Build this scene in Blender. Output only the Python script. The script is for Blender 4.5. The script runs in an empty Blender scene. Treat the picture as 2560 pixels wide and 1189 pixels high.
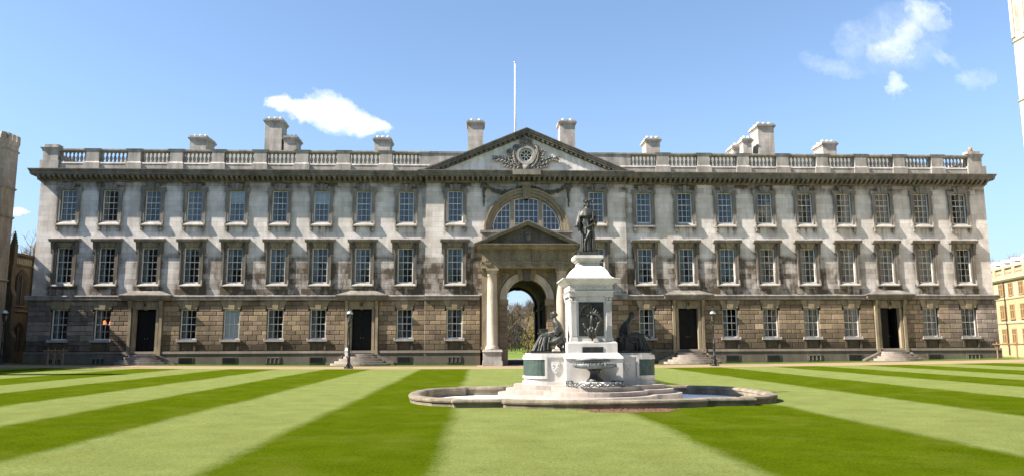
import bpy, math, random
from math import sin, cos, pi, radians as R, sqrt, atan2
from mathutils import Vector, Matrix, noise, geometry
random.seed(7)
S = bpy.context.scene
COL = S.collection

# ------------------------------------------------------------------ camera
CP = (-3.612, -56.165, 1.447)
cam = bpy.data.objects.new('camera', bpy.data.cameras.new('camera'))
COL.objects.link(cam); S.camera = cam
rx = Vector((0.999, -0.045, -0.004)); fw = Vector((0.045, 0.989, 0.137)).normalized()
rx = (rx - fw * rx.dot(fw)).normalized(); up = rx.cross(fw)
M = Matrix((rx, up, -fw)).transposed().to_4x4(); M.translation = CP
cam.matrix_world = M
cam.data.sensor_width = 36.0; cam.data.lens = 36.0 * 1880.0 / 2560.0
cam.data.clip_start = 0.1; cam.data.clip_end = 4000

# ------------------------------------------------------------------ light
SUN = Vector((-1.10, -0.24, 1.0)).normalized()          # direction to the sun
sl = bpy.data.lights.new('sun', 'SUN'); sl.energy = 5.0; sl.angle = R(0.5); sl.color = (1.0, 0.91, 0.80)
so = bpy.data.objects.new('sun', sl); COL.objects.link(so)
so.rotation_euler = SUN.to_track_quat('Z', 'Y').to_euler()
S.view_settings.view_transform = 'Standard'; S.view_settings.look = 'None'
S.view_settings.exposure = 1.74; S.view_settings.gamma = 1.0

# ------------------------------------------------------------------ node helper
class NT:
    def __init__(s, tree): s.t = tree; s.n = tree.nodes; s.l = tree.links
    def new(s, typ, **kw):
        n = s.n.new(typ)
        for k, v in kw.items(): setattr(n, k, v)
        return n
    def put(s, sock, v):
        if isinstance(v, bpy.types.NodeSocket): s.l.new(v, sock)
        elif isinstance(v, (tuple, list)):
            v = tuple(v)
            if sock.type == 'RGBA' and len(v) == 3: v = v + (1.0,)
            sock.default_value = v
        else: sock.default_value = v
    def m(s, op, a, b=0.0, c=None, clamp=False):
        n = s.new('ShaderNodeMath', operation=op, use_clamp=clamp)
        s.put(n.inputs[0], a); s.put(n.inputs[1], b)
        if c is not None: s.put(n.inputs[2], c)
        return n.outputs[0]
    def vm(s, op, a, b=(0, 0, 0)):
        n = s.new('ShaderNodeVectorMath', operation=op); s.put(n.inputs[0], a); s.put(n.inputs[1], b)
        return n.outputs[0]
    def mix(s, f, a, b, mode='MIX'):
        n = s.new('ShaderNodeMix', data_type='RGBA', blend_type=mode)
        s.put(n.inputs[0], f); s.put(n.inputs[6], a); s.put(n.inputs[7], b)
        return n.outputs[2]
    def noise(s, vec, scale=1.0, detail=4.0, rough=0.55, out=0):
        n = s.new('ShaderNodeTexNoise'); s.put(n.inputs['Vector'], vec)
        n.inputs['Scale'].default_value = scale; n.inputs['Detail'].default_value = detail
        n.inputs['Roughness'].default_value = rough
        return n.outputs[out]
    def ramp(s, f, lo, hi, a=0.0, b=1.0):
        n = s.new('ShaderNodeMapRange'); s.put(n.inputs[0], f)
        n.inputs[1].default_value = lo; n.inputs[2].default_value = hi
        n.inputs[3].default_value = a; n.inputs[4].default_value = b
        return n.outputs[0]
    def pos(s): return s.new('ShaderNodeNewGeometry').outputs['Position']
    def sep(s, v):
        n = s.new('ShaderNodeSeparateXYZ'); s.put(n.inputs[0], v); return n.outputs
    def comb(s, x=0.0, y=0.0, z=0.0):
        n = s.new('ShaderNodeCombineXYZ'); s.put(n.inputs[0], x); s.put(n.inputs[1], y); s.put(n.inputs[2], z)
        return n.outputs[0]

def material(name):
    m = bpy.data.materials.new(name); m.use_nodes = True
    t = NT(m.node_tree); b = t.n['Principled BSDF']
    return m, t, b

# ------------------------------------------------------------------ world: Nishita sky with small clouds fixed to world directions
W = bpy.data.worlds.new('World'); S.world = W; W.use_nodes = True
t = NT(W.node_tree); bg = t.n['Background']; bg.inputs[1].default_value = 0.05
sky = t.new('ShaderNodeTexSky', sky_type='NISHITA'); sky.sun_disc = False
sky.sun_elevation = math.asin(SUN.z); sky.sun_rotation = atan2(SUN.x, SUN.y)
sky.air_density = 1.0; sky.dust_density = 0.25; sky.ozone_density = 1.3; sky.altitude = 10
gen = t.new('ShaderNodeTexCoord').outputs['Generated']
sx, sy, sz = t.sep(gen)
sym = t.m('MAXIMUM', sy, 0.05)
u = t.m('DIVIDE', sx, sym); v = t.m('DIVIDE', sz, sym)
uv = t.comb(u, v, 0.0)
nz = t.noise(uv, 26.0, 8.0, 0.66, out=1)
dis = t.vm('MULTIPLY', t.vm('SUBTRACT', nz, (0.5, 0.5, 0.5)), (0.055, 0.035, 0.0))
nz2 = t.noise(uv, 75.0, 4.0, 0.7, out=1)
dis2 = t.vm('MULTIPLY', t.vm('SUBTRACT', nz2, (0.5, 0.5, 0.5)), (0.010, 0.010, 0.0))
du, dv, _ = t.sep(t.vm('ADD', t.vm('ADD', uv, dis), dis2))
tnz = t.noise(uv, 17.0, 9.0, 0.72, out=1)
tdu, tdv, _ = t.sep(t.vm('ADD', uv, t.vm('MULTIPLY', t.vm('SUBTRACT', tnz, (0.5, 0.5, 0.5)), (0.10, 0.065, 0.0))))
def blobs(lst, du, dv):
    tot = None
    for (u0, v0, a, b, slope) in lst:
        x = t.m('SUBTRACT', du, u0)
        y = t.m('SUBTRACT', t.m('SUBTRACT', dv, v0), t.m('MULTIPLY', x, slope))
        q = t.m('ADD', t.m('POWER', t.m('ABSOLUTE', t.m('DIVIDE', x, a)), 2.0), t.m('POWER', t.m('ABSOLUTE', t.m('DIVIDE', y, b)), 2.0))
        k = t.m('SUBTRACT', 1.0, q, clamp=True)
        tot = k if tot is None else t.m('MAXIMUM', tot, k)
    return tot
thick = blobs([(-0.262, 0.320, .034, .014, 0.0), (-0.232, 0.315, .042, .020, -.15), (-0.200, 0.309, .044, .031, -.25),
               (-0.178, 0.303, .046, .026, -.22), (-0.152, 0.294, .040, .016, -.12), (-0.600, .174, .011, .007, 0.0)], du, dv)
thin = blobs([(0.640, .466, .034, .030, -.2), (0.612, .434, .034, .034, .6), (0.590, .408, .040, .024, .15), (0.590, .356, .024, .019, 0.0)], tdu, tdv)
faint = blobs([(0.545, .424, .050, .034, .2), (0.500, .386, .050, .018, -.2), (0.712, .368, .030, .014, .3), (0.66, .405, .045, .014, -.5), (0.60, .43, .08, .06, .2)], tdu, tdv)
wis = t.ramp(t.noise(uv, 30.0, 8.0, 0.72), 0.25, 0.75)
a1 = t.m('SMOOTH_MIN', t.ramp(thick, 0.0, 0.75), 1.0, .1)
a2 = t.m('MAXIMUM', t.m('MULTIPLY', t.ramp(thin, 0.0, 1.0, 0.0, 0.78), t.ramp(t.noise(uv, 30.0, 8.0, 0.72), 0.2, 0.65, .25, 1)), t.m('MULTIPLY', t.ramp(faint, 0.0, 1.0, 0.0, 0.42), wis))
alpha = t.m('MULTIPLY', t.m('MAXIMUM', a1, a2), t.m('GREATER_THAN', sy, 0.1))
W['cloud'] = 1
skyc = t.mix(1.0, sky.outputs[0], (1.22, 1.31, 1.42), 'MULTIPLY')
hz = t.ramp(sz, 0.0, 0.34, 0.80, 0.12)
skyc = t.mix(hz, skyc, (2.65, 3.9, 5.5))
cs = t.ramp(t.noise(uv, 22.0, 5, .6), .35, .65, 0, 1)
col = t.mix(alpha, skyc, t.mix(cs, (6.2, 6.7, 7.6), (8.6, 9.0, 9.6)))
t.l.new(col, bg.inputs[0])

# ------------------------------------------------------------------ materials
def stone(name, base, base2, dark, amt=0.5, n1=0.6, streak=0.5, attr=None, tone=None, bricks=None, rough=0.9, bump=0.25, zsc=0.25, seed=0.0, soot=None):
    m, t, b = material(name)
    p = t.vm('ADD', t.pos(), (seed, seed * 1.7, seed * .6))
    c = t.mix(t.ramp(t.noise(p, n1, 6, 0.6), 0.3, 0.72), base, base2)
    fine = t.noise(p, 9.0, 4, 0.65)
    c = t.mix(0.35, c, t.mix(fine, (0.25, .25, .25), (1.0, 1.0, 1.0)), 'SOFT_LIGHT')
    if bricks:
        bt = t.new('ShaderNodeTexBrick'); x, y, z = t.sep(t.pos())
        t.put(bt.inputs['Vector'], t.comb(t.m('ADD', x, t.m('MULTIPLY', y, 1.0)), z, 0.0))
        bt.inputs['Color1'].default_value = (1, 1, 1, 1); bt.inputs['Color2'].default_value = (.56, .53, .49, 1)
        bt.inputs['Mortar'].default_value = (.45, .42, .38, 1)
        bt.inputs['Scale'].default_value = 1.0; bt.inputs['Mortar Size'].default_value = 0.012
        bt.inputs['Mortar Smooth'].default_value = 0.3; bt.inputs['Bias'].default_value = -0.2
        bt.inputs['Brick Width'].default_value = bricks[0]; bt.inputs['Row Height'].default_value = bricks[1]
        c = t.mix(bricks[2], c, bt.outputs['Color'], 'MULTIPLY')
    if attr == 'grime' and not tone:
        c = t.mix(t.ramp(t.noise(t.vm('ADD', t.pos(), (40, 3, 9)), .42, 5, .62), .42, .70, 0, .55), c, (.40, .335, .265))
    if tone:
        at = t.new('ShaderNodeAttribute', attribute_name=tone)
        c = t.mix(1.0, c, at.outputs['Color'], 'MULTIPLY')
    ps = t.vm('MULTIPLY', p, (1.0, 1.0, zsc))
    st = t.noise(ps, 2.2, 5, 0.7)
    mask = t.ramp(st, 0.5 - .25 * streak, 0.72, 0.0, amt)
    if attr:
        at = t.new('ShaderNodeAttribute', attribute_name=attr)
        g = at.outputs['Fac']
        if bricks:
            blk = t.sep(bt.outputs['Color'])[0]; g = t.m('MULTIPLY', g, t.ramp(blk, .56, 1.0, 1.35, .72))
        br = t.ramp(t.noise(ps, 4.0, 6, 0.75), 0.25, 0.75, 0.55, 1.4)
        bl = t.ramp(t.noise(p, 1.6, 4, 0.6), 0.3, 0.7, 0.6, 1.25)
        mask = t.m('ADD', t.m('MULTIPLY', mask, 0.55), t.m('MULTIPLY', t.m('MULTIPLY', g, br), bl), clamp=True)
    c = t.mix(mask, c, dark)
    t.l.new(c, b.inputs['Base Color']); b.inputs['Roughness'].default_value = rough
    b.inputs['Specular IOR Level'].default_value = 0.2
    if bump:
        bn = t.new('ShaderNodeBump'); bn.inputs['Strength'].default_value = bump; bn.inputs['Distance'].default_value = 0.03
        t.put(bn.inputs['Height'], t.noise(p, 14.0, 5, 0.7)); t.l.new(bn.outputs[0], b.inputs['Normal'])
    return m

def plain(name, c, rough=0.6, metal=0.0, spec=0.4, var=0.15, scale=6.0):
    m, t, b = material(name)
    n = t.ramp(t.noise(t.pos(), scale, 5, .6), .3, .7, 1 - var, 1 + var)
    t.l.new(t.vm('MULTIPLY', c, t.comb(n, n, n)), b.inputs['Base Color'])
    b.inputs['Roughness'].default_value = rough; b.inputs['Metallic'].default_value = metal
    b.inputs['Specular IOR Level'].default_value = spec
    return m

MT = {}
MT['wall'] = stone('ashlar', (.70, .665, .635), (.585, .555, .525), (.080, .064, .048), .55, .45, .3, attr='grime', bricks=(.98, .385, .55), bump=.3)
MT['pale'] = stone('pale_stone', (.40, .375, .345), (.28, .26, .235), (.085, .078, .065), .75, .9, .6)
MT['trim'] = stone('weathered_trim', (.31, .285, .255), (.20, .18, .15), (.055, .049, .042), .8, .9, .9)
MT['cornice'] = stone('sooty_cornice_stone', (.23, .212, .185), (.14, .128, .108), (.04, .037, .032), .8, .9, .8)
MT['soot'] = stone('sooty_stone', (.17, .155, .13), (.095, .085, .072), (.028, .026, .024), .8, 1.4, .9)
MT['trim2'] = stone('dark_window_surround', (.205, .18, .15), (.115, .10, .083), (.035, .031, .026), .8, 1.1, .9)
MT['sill'] = stone('sill_stone', (.32, .30, .275), (.24, .225, .205), (.08, .072, .062), .5, 1.5, .4)
MT['tymp'] = stone('tympanum_stone', (.74, .71, .67), (.60, .575, .53), (.16, .145, .125), .6, .5, .35, bricks=(.98, .385, .25))
MT['rust'] = stone('rusticated_stone', (.27, .203, .137), (.165, .128, .09), (.034, .028, .022), .6, .5, .3, tone='tone', bump=.6, attr='grime')
MT['joint'] = stone('joint_stone', (.085, .066, .046), (.06, .048, .036), (.03, .026, .021), .5, 1.5, .3)
MT['plinth'] = stone('plinth_stone', (.150, .130, .105), (.085, .073, .058), (.065, .06, .053), .7, .5, .6, bricks=(1.3, .5, .5), bump=.4)
MT['gold'] = stone('ochre_stone', (.30, .25, .165), (.205, .165, .11), (.075, .065, .05), .7, .9, .6)
MT['column'] = stone('column_stone', (.50, .43, .345), (.40, .335, .26), (.12, .10, .08), .6, .8, .5)
MT['soffit'] = stone('passage_stone', (.20, .17, .135), (.13, .11, .085), (.05, .044, .036), .6, .7, .4, bricks=(.9, .45, .6))
MT['emblem'] = stone('carved_stone', (.27, .255, .23), (.13, .12, .105), (.04, .037, .033), .75, 3.0, .6)
MT['marble'] = stone('portland_stone', (.49, .48, .455), (.42, .405, .38), (.20, .185, .155), .5, 1.2, .1, bump=.08)
MT['step'] = stone('fountain_step_stone', (.32, .285, .25), (.25, .215, .19), (.11, .097, .08), .55, 1.2, .2, bump=.12)
MT['rim'] = stone('basin_kerb_stone', (.215, .185, .135), (.13, .112, .082), (.045, .04, .03), .55, 2.2, .4, bump=.7)
MT['pool'] = stone('pool_floor', (.78, .77, .73), (.70, .69, .66), (.5, .48, .45), .2, .8, .1, bump=.05)
MT['stepstone'] = stone('door_step_stone', (.30, .265, .225), (.19, .165, .14), (.07, .06, .05), .5, 2, .3)
MT['roofm'] = stone('lead_roof', (.17, .17, .15), (.11, .11, .10), (.08, .08, .07), .5, .8, .3, bump=.2)
MT['chim'] = stone('chimney_stone', (.47, .43, .39), (.37, .34, .30), (.085, .078, .068), .6, .7, .5, bricks=(.8, .36, .5))
MT['range'] = stone('shaded_range_stone', (.17, .135, .085), (.11, .09, .06), (.035, .03, .024), .6, .5, .5, bricks=(.7, .33, .4))  # darker copy of the hall stone, the range's shade put into its colour
MT['hall'] = stone('hall_stone', (.44, .38, .305), (.34, .29, .225), (.06, .05, .04), .6, .5, .5, bricks=(.7, .33, .4))
MT['chapel'] = stone('chapel_stone', (.50, .45, .36), (.42, .37, .29), (.24, .20, .15), .35, .5, .3, bricks=(.8, .36, .2))
MT['clare'] = stone('golden_ashlar', (.36, .25, .13), (.38, .30, .185), (.20, .14, .08), .3, .25, .3, bricks=(.8, .36, .2))
MT['clarep'] = stone('pale_gold_trim', (.40, .335, .235), (.34, .265, .165), (.20, .15, .09), .3, .5, .3)
MT['white'] = plain('white_paint', (.62, .62, .59), .45, var=.06)
MT['door'] = plain('black_gloss_paint', (.005, .005, .0055), .5, var=.3, spec=.15)
MT['iron'] = plain('black_iron', (.014, .014, .016), .42, spec=.5, var=.3)
MT['silver'] = plain('lamp_cap_metal', (.55, .57, .60), .28, metal=.8, var=.1)
MT['brass'] = plain('brass', (.5, .36, .14), .3, metal=1.0)
MT['gravel'] = plain('gravel', (.23, .175, .11), .95, var=.35, scale=40.0, spec=.1)
MT['soil'] = plain('bare_soil', (.105, .062, .036), .95, var=.5, scale=14.0, spec=.1)
MT['wood'] = plain('rail_wood', (.19, .125, .065), .8, var=.3, scale=12.0)
MT['curtain'] = plain('curtain_fabric', (.34, .33, .305), .9, var=.15, scale=3.0)
MT['blind'] = plain('roller_blind', (.72, .76, .78), .9, var=.04, scale=2.0)
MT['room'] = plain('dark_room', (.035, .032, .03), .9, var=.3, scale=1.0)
MT['pot'] = plain('pale_chimney_pot', (.70, .66, .58), .8, var=.2)
MT['terra'] = plain('terracotta', (.45, .22, .11), .8, var=.2)
MT['bark'] = plain('bare_bark', (.085, .062, .043), .95, var=.4, scale=5.0, spec=.1)
MT['twig'] = plain('twigs', (.17, .13, .10), .95, var=.35, scale=3.0, spec=.1)
MT['willow'] = plain('yellow_green_leaves', (.13, .115, .02), .9, var=.35, scale=3.0, spec=.1)
MT['hedge'] = plain('dark_hedge_leaves', (.05, .06, .025), .9, var=.4, scale=3.0, spec=.1)
MT['paper'] = plain('white_paper', (.75, .75, .72), .7, var=.05)
MT['slate'] = plain('brown_roof_tiles', (.13, .09, .07), .85, var=.4, scale=9.0)
MT['ochrewin'] = plain('ochre_window_stone', (.27, .165, .07), .85, var=.1)
MT['verd'] = stone('green_bronze_relief', (.032, .056, .048), (.05, .078, .066), (.015, .02, .018), .6, 5.0, .4, rough=.6, bump=.9, zsc=1.0)

def bronze(name, a, b_, c_):
    m, t, b = material(name)
    p = t.pos(); n = t.noise(p, 6.0, 5, .65)
    c = t.mix(t.ramp(n, .35, .65), a, b_)
    ps = t.vm('MULTIPLY', p, (1, 1, .25))
    c = t.mix(t.ramp(t.noise(ps, 14.0, 4, .7), .55, .75, 0, .6), c, c_)
    t.l.new(c, b.inputs['Base Color']); b.inputs['Metallic'].default_value = .35
    b.inputs['Roughness'].default_value = .5
    bn = t.new('ShaderNodeBump'); bn.inputs['Strength'].default_value = .35; bn.inputs['Distance'].default_value = .01
    t.put(bn.inputs['Height'], t.noise(p, 40.0, 3, .7)); t.l.new(bn.outputs[0], b.inputs['Normal'])
    return m
MT['bronze'] = bronze('patinated_bronze', (.028, .030, .026), (.050, .052, .045), (.13, .13, .11))
MT['bronzed'] = bronze('dark_bronze', (.015, .017, .015), (.028, .03, .027), (.06, .065, .056))
MT['bowl'] = bronze('blue_grey_bronze', (.075, .085, .085), (.13, .145, .145), (.30, .32, .31))

def glassmat(name, tint, refl):
    m, t, b = material(name)
    out = t.n['Material Output']
    tr = t.new('ShaderNodeBsdfTransparent'); tr.inputs[0].default_value = (*tint, 1)
    gl = t.new('ShaderNodeBsdfGlossy'); gl.inputs['Roughness'].default_value = .03
    gl.inputs[0].default_value = (.92, .96, 1, 1)
    bn = t.new('ShaderNodeBump'); bn.inputs['Strength'].default_value = .25; bn.inputs['Distance'].default_value = .01
    t.put(bn.inputs['Height'], t.noise(t.pos(), 2.3, 2, .5)); t.l.new(bn.outputs[0], gl.inputs['Normal'])
    fr = t.new('ShaderNodeFresnel'); fr.inputs[0].default_value = 1.5
    mx = t.new('ShaderNodeMixShader')
    f = t.m('ADD', t.m('MULTIPLY', fr.outputs[0], 1.0), refl, clamp=True)
    t.l.new(f, mx.inputs[0]); t.l.new(tr.outputs[0], mx.inputs[1]); t.l.new(gl.outputs[0], mx.inputs[2])
    t.l.new(mx.outputs[0], out.inputs[0]); return m
MT['glass'] = glassmat('window_glass', (.82, .85, .86), .0)
MT['glassdim'] = glassmat('old_dark_glass', (.6, .65, .66), .005)
MT['glassb'] = glassmat('sky_reflecting_glass', (.7, .74, .76), .035)  # mirror share raised to imitate panes that catch the sky
MT['glassm'] = glassmat('grey_reflecting_glass', (.75, .78, .8), .012)  # slighter raised reflection, for panes that catch less sky
MT['lampglass'] = glassmat('lantern_glass', (.9, .92, .9), .05)

def emis(name, c, s):
    m, t, b = material(name); b.inputs['Base Color'].default_value = (*c, 1)
    b.inputs['Emission Color'].default_value = (*c, 1); b.inputs['Emission Strength'].default_value = s; return m
MT['shade'] = emis('lit_orange_shade', (.85, .24, .07), .7)

# lawn stripes (mown bands, world X boundaries)
STR = [-33.0, -30.1, -27.3, -24.5, -21.6, -18.9, -15.85, -13.04, -10.23, -7.12, -4.17, -0.02, 4.14, 8.12, 11.75, 15.05, 18.0, 20.9, 23.8, 26.8, 29.8, 32.8]
def lawnmat():
    m, t, b = material('striped_lawn')
    p = t.pos(); x, y, z = t.sep(p)
    wob = t.m('ADD', t.m('MULTIPLY', t.m('SUBTRACT', t.noise(p, .35, 3, .6), .5), .42), t.m('MULTIPLY', t.m('SUBTRACT', t.noise(p, 9.0, 3, .7), .5), .30))
    xw = t.m('ADD', x, wob)
    val = 1.0   # dark west of the first boundary, then alternating
    for i, bx in enumerate(STR):
        s = t.m('SMOOTHSTEP' if False else 'SUBTRACT', xw, bx)
        s = t.ramp(s, -0.16, 0.16)
        sgn = 1.0 if i % 2 == 1 else -1.0
        val = t.m('MULTIPLY_ADD', s, sgn, val)
    n1 = t.ramp(t.noise(p, 34.0, 6, .92), .36, .64)
    n2 = t.noise(p, 1.3, 5, .65)
    n3 = t.ramp(t.noise(p, 22.0, 4, .7), .3, .7)
    light = t.mix(n1, (.070, .100, .018), (.198, .222, .082)); dark = t.mix(n1, (.021, .042, .001), (.078, .106, .004))
    c = t.mix(val, light, dark)
    k = t.m('MULTIPLY', t.ramp(n2, .3, .7, .84, 1.14), t.ramp(n3, 0, 1, .76, 1.24))
    c = t.vm('MULTIPLY', c, t.comb(k, k, k))
    yel = t.ramp(t.noise(p, .55, 4, .7), .5, .72, 0, .35)
    c = t.mix(yel, c, t.mix(n1, (.085, .10, .014), (.15, .155, .035)))
    speck = t.m('GREATER_THAN', t.noise(p, 34.0, 2, .5), .79)
    c = t.mix(t.m('MULTIPLY', speck, .4), c, (.05, .05, .012))
    t.l.new(c, b.inputs['Base Color']); b.inputs['Roughness'].default_value = .9
    b.inputs['Specular IOR Level'].default_value = .0
    bn = t.new('ShaderNodeBump'); bn.inputs['Strength'].default_value = .9; bn.inputs['Distance'].default_value = .02
    t.put(bn.inputs['Height'], t.noise(p, 90.0, 3, .8)); t.l.new(bn.outputs[0], b.inputs['Normal'])
    return m
MT['lawn'] = lawnmat()
def grassmat(name, a, b2):
    m, t, b = material(name); p = t.pos()
    c = t.mix(t.ramp(t.noise(p, 60, 4, .8), .3, .7), a, b2)
    t.l.new(c, b.inputs['Base Color']); b.inputs['Roughness'].default_value = .95; b.inputs['Specular IOR Level'].default_value = .05
    return m
MT['grass'] = grassmat('rough_grass', (.045, .085, .008), (.085, .14, .02))
MT['meadow'] = grassmat('meadow_grass', (.08, .13, .02), (.12, .18, .035))

# ------------------------------------------------------------------ mesh builder
class MB:
    def __init__(s): s.v = []; s.f = []; s.c = []; s.mi = []; s.tone = (1, 1, 1); s.m = 0
    def face(s, idx): s.f.append(idx); s.c.append(s.tone); s.mi.append(s.m)
    def quadbox(s, P):   # 8 points: bottom 4 ccw, top 4 ccw
        b = len(s.v); s.v += P
        for q in ((0, 3, 2, 1), (4, 5, 6, 7), (0, 1, 5, 4), (1, 2, 6, 5), (2, 3, 7, 6), (3, 0, 4, 7)): s.face([b + i for i in q])
    def box(s, x0, x1, y0, y1, z0, z1):
        s.quadbox([(x0, y0, z0), (x1, y0, z0), (x1, y1, z0), (x0, y1, z0), (x0, y0, z1), (x1, y0, z1), (x1, y1, z1), (x0, y1, z1)])
    def fbox(s, x0, x1, yw, z0, z1, p0, p1, yb=None, ends=True, ek=1.0):  # moulding in front of wall plane yw; projection p0 at bottom, p1 at top
        e0, e1 = (p0 * ek, p1 * ek) if ends else (0, 0); yb = yw + .02 if yb is None else yb
        s.quadbox([(x0 - e0, yw - p0, z0), (x1 + e0, yw - p0, z0), (x1 + e0, yb, z0), (x0 - e0, yb, z0),
                   (x0 - e1, yw - p1, z1), (x1 + e1, yw - p1, z1), (x1 + e1, yb, z1), (x0 - e1, yb, z1)])
    def bevbox(s, x0, x1, yf, yb, z0, z1, ch):   # rusticated block, chamfered front face
        b = len(s.v)
        s.v += [(x0, yb, z0), (x1, yb, z0), (x1, yb, z1), (x0, yb, z1), (x0, yf + ch, z0), (x1, yf + ch, z0), (x1, yf + ch, z1), (x0, yf + ch, z1),
                (x0 + ch, yf, z0 + ch), (x1 - ch, yf, z0 + ch), (x1 - ch, yf, z1 - ch), (x0 + ch, yf, z1 - ch)]
        for q in ((0, 1, 5, 4), (1, 2, 6, 5), (2, 3, 7, 6), (3, 0, 4, 7), (4, 5, 9, 8), (5, 6, 10, 9), (6, 7, 11, 10), (7, 4, 8, 11), (8, 9, 10, 11)): s.face([b + i for i in q])
    def poly(s, pts, y0, y1, axis='y'):   # polygon in XZ extruded along y (or XY along z, or YZ along x)
        n = len(pts); b = len(s.v)
        for q in (y0, y1):
            for p in pts:
                s.v.append((p[0], q, p[1]) if axis == 'y' else ((p[0], p[1], q) if axis == 'z' else (q, p[0], p[1])))
        s.face([b + i for i in range(n)]); s.face([b + n + i for i in range(n)][::-1])
        for i in range(n): j = (i + 1) % n; s.face([b + i, b + n + i, b + n + j, b + j])
    def rings(s, rs, cap=True, closed=False):
        n = len(rs[0]); b = len(s.v)
        for r in rs: s.v += [tuple(p) for p in r]
        for k in range(len(rs) - 1):
            for i in range(n):
                j = (i + 1) % n; s.face([b + k * n + i, b + k * n + j, b + (k + 1) * n + j, b + (k + 1) * n + i])
        if closed:
            k = len(rs) - 1
            for i in range(n): j = (i + 1) % n; s.face([b + k * n + i, b + k * n + j, b + j, b + i])
        elif cap:
            s.face([b + i for i in range(n)][::-1]); s.face([b + (len(rs) - 1) * n + i for i in range(n)])
    def lathe(s, prof, c=(0, 0, 0), n=12, sx=1.0, sy=1.0, a0=0.0):
        s.rings([[(c[0] + r * sx * cos(a0 + 2 * pi * i / n), c[1] + r * sy * sin(a0 + 2 * pi * i / n), c[2] + z) for i in range(n)] for r, z in prof])
    def tube(s, pts, rad, n=6, cap=True, flat=1.0):
        pts = [Vector(p) for p in pts]; rs = []; prev = None
        if not isinstance(rad, (list, tuple)): rad = [rad] * len(pts)
        for i, p in enumerate(pts):
            d = (pts[min(i + 1, len(pts) - 1)] - pts[max(i - 1, 0)])
            if d.length < 1e-6: d = Vector((0, 0, 1))
            d.normalize()
            a = prev if prev is not None else (Vector((0, 1, 0)) if abs(d.y) < .9 else Vector((1, 0, 0)))
            a = a - d * a.dot(d)
            if a.length < 1e-4: a = d.orthogonal()
            a.normalize(); b = d.cross(a); prev = a
            rs.append([p + (a * cos(2 * pi * k / n) * flat + b * sin(2 * pi * k / n)) * rad[i] for k in range(n)])
        s.rings(rs, cap)
    def ball(s, c, rx, ry=None, rz=None, n=8, m=5, rot=None):
        ry = rx if ry is None else ry; rz = rx if rz is None else rz
        rs = []
        for k in range(m + 1):
            ph = -pi / 2 + pi * (k + .0) / m; ph = max(-pi / 2 + .08, min(pi / 2 - .08, ph))
            ring = []
            for i in range(n):
                q = Vector((rx * cos(ph) * cos(2 * pi * i / n), ry * cos(ph) * sin(2 * pi * i / n), rz * sin(ph)))
                if rot is not None: q = rot @ q
                ring.append(q + Vector(c))
            rs.append(ring)
        s.rings(rs)
    def leaf(s, a, b, w, th, n=5):        # plump leaf between a and b
        a, b = Vector(a), Vector(b); mid = [a.lerp(b, k / n) for k in range(n + 1)]
        s.tube(mid, [max(.004, w * sin(pi * (.06 + .88 * k / n)) ** .8) for k in range(n + 1)], 6, flat=th)
    def build(s, name, mat, parent=None, loc=None, smooth=False, attrs=False):
        me = bpy.data.meshes.new(name); me.from_pydata([tuple(p) for p in s.v], [], s.f)
        for m_ in (mat if isinstance(mat, (list, tuple)) else [mat]): me.materials.append(MT[m_] if isinstance(m_, str) else m_)
        if any(s.mi): me.polygons.foreach_set('material_index', s.mi)
        if smooth: me.polygons.foreach_set('use_smooth', [True] * len(me.polygons))
        if attrs:
            ca = me.color_attributes.new('tone', 'FLOAT_COLOR', 'CORNER'); arr = []
            for pl in me.polygons:
                c = s.c[pl.index]; arr += list((*c, 1.0)) * pl.loop_total
            ca.data.foreach_set('color', arr)
        me.update()
        o = bpy.data.objects.new(name, me); COL.objects.link(o)
        if parent is not None: o.parent = parent
        if loc is not None: o.location = loc
        return o

def empty(name, loc=(0, 0, 0), rz=0.0):
    o = bpy.data.objects.new(name, None); COL.objects.link(o); o.location = loc; o.rotation_euler.z = rz; o.empty_display_size = .3
    return o
def tag(o, label=None, cat=None, group=None, kind=None):
    if label: o['label'] = label
    if cat: o['category'] = cat
    if group: o['group'] = group
    if kind: o['kind'] = kind
    return o
def kids(o): return [c for c in bpy.data.objects if c.parent is o]
def copy_tree(o, parent=None, loc=None, cache={}):
    c = o.copy(); COL.objects.link(c)
    c.parent = parent
    if loc is not None: c.location = loc
    if o.name not in cache: cache[o.name] = kids(o)
    for ch in cache[o.name]: copy_tree(ch, c)
    return c
def gz(x): return -0.2 + 0.3 * min(1.0, (x / 36.0) ** 2)

# ------------------------------------------------------------------ ground
MX, MY, MZ = -.22, -33.0, -.2               # fountain centre on the lawn
OC = (-.14, -.85)
half = [(0, -3.62), (.7, -3.58), (1.4, -3.46), (2.0, -3.30), (2.55, -3.08), (2.62, -2.90), (3.2, -2.90), (3.86, -2.90), (3.90, -2.55), (4.45, -2.30), (4.88, -1.75), (5.10, -1.1), (5.18, -.4)]
_o = half + [(x, -y) for x, y in half[::-1]]; _o = _o + [(-x, y) for x, y in _o[::-1]]; KP = []
for p in _o:
    if not KP or abs(p[0] - KP[-1][0]) + abs(p[1] - KP[-1][1]) > 1e-3: KP.append(p)
if abs(KP[0][0] - KP[-1][0]) + abs(KP[0][1] - KP[-1][1]) < 1e-3: KP.pop()
def offs(pts, d):
    res = []; n = len(pts)
    for i in range(n):
        a, b_, c = Vector(pts[i - 1]), Vector(pts[i]), Vector(pts[(i + 1) % n]); d1 = (b_ - a).normalized(); d2 = (c - b_).normalized()
        n1 = Vector((d1.y, -d1.x)); n2 = Vector((d2.y, -d2.x)); nn = (n1 + n2); nn = nn.normalized() if nn.length > .1 else n1
        k = d / max(.6, nn.dot(n1)); res.append((b_.x + nn.x * k, b_.y + nn.y * k))
    return res
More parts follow.
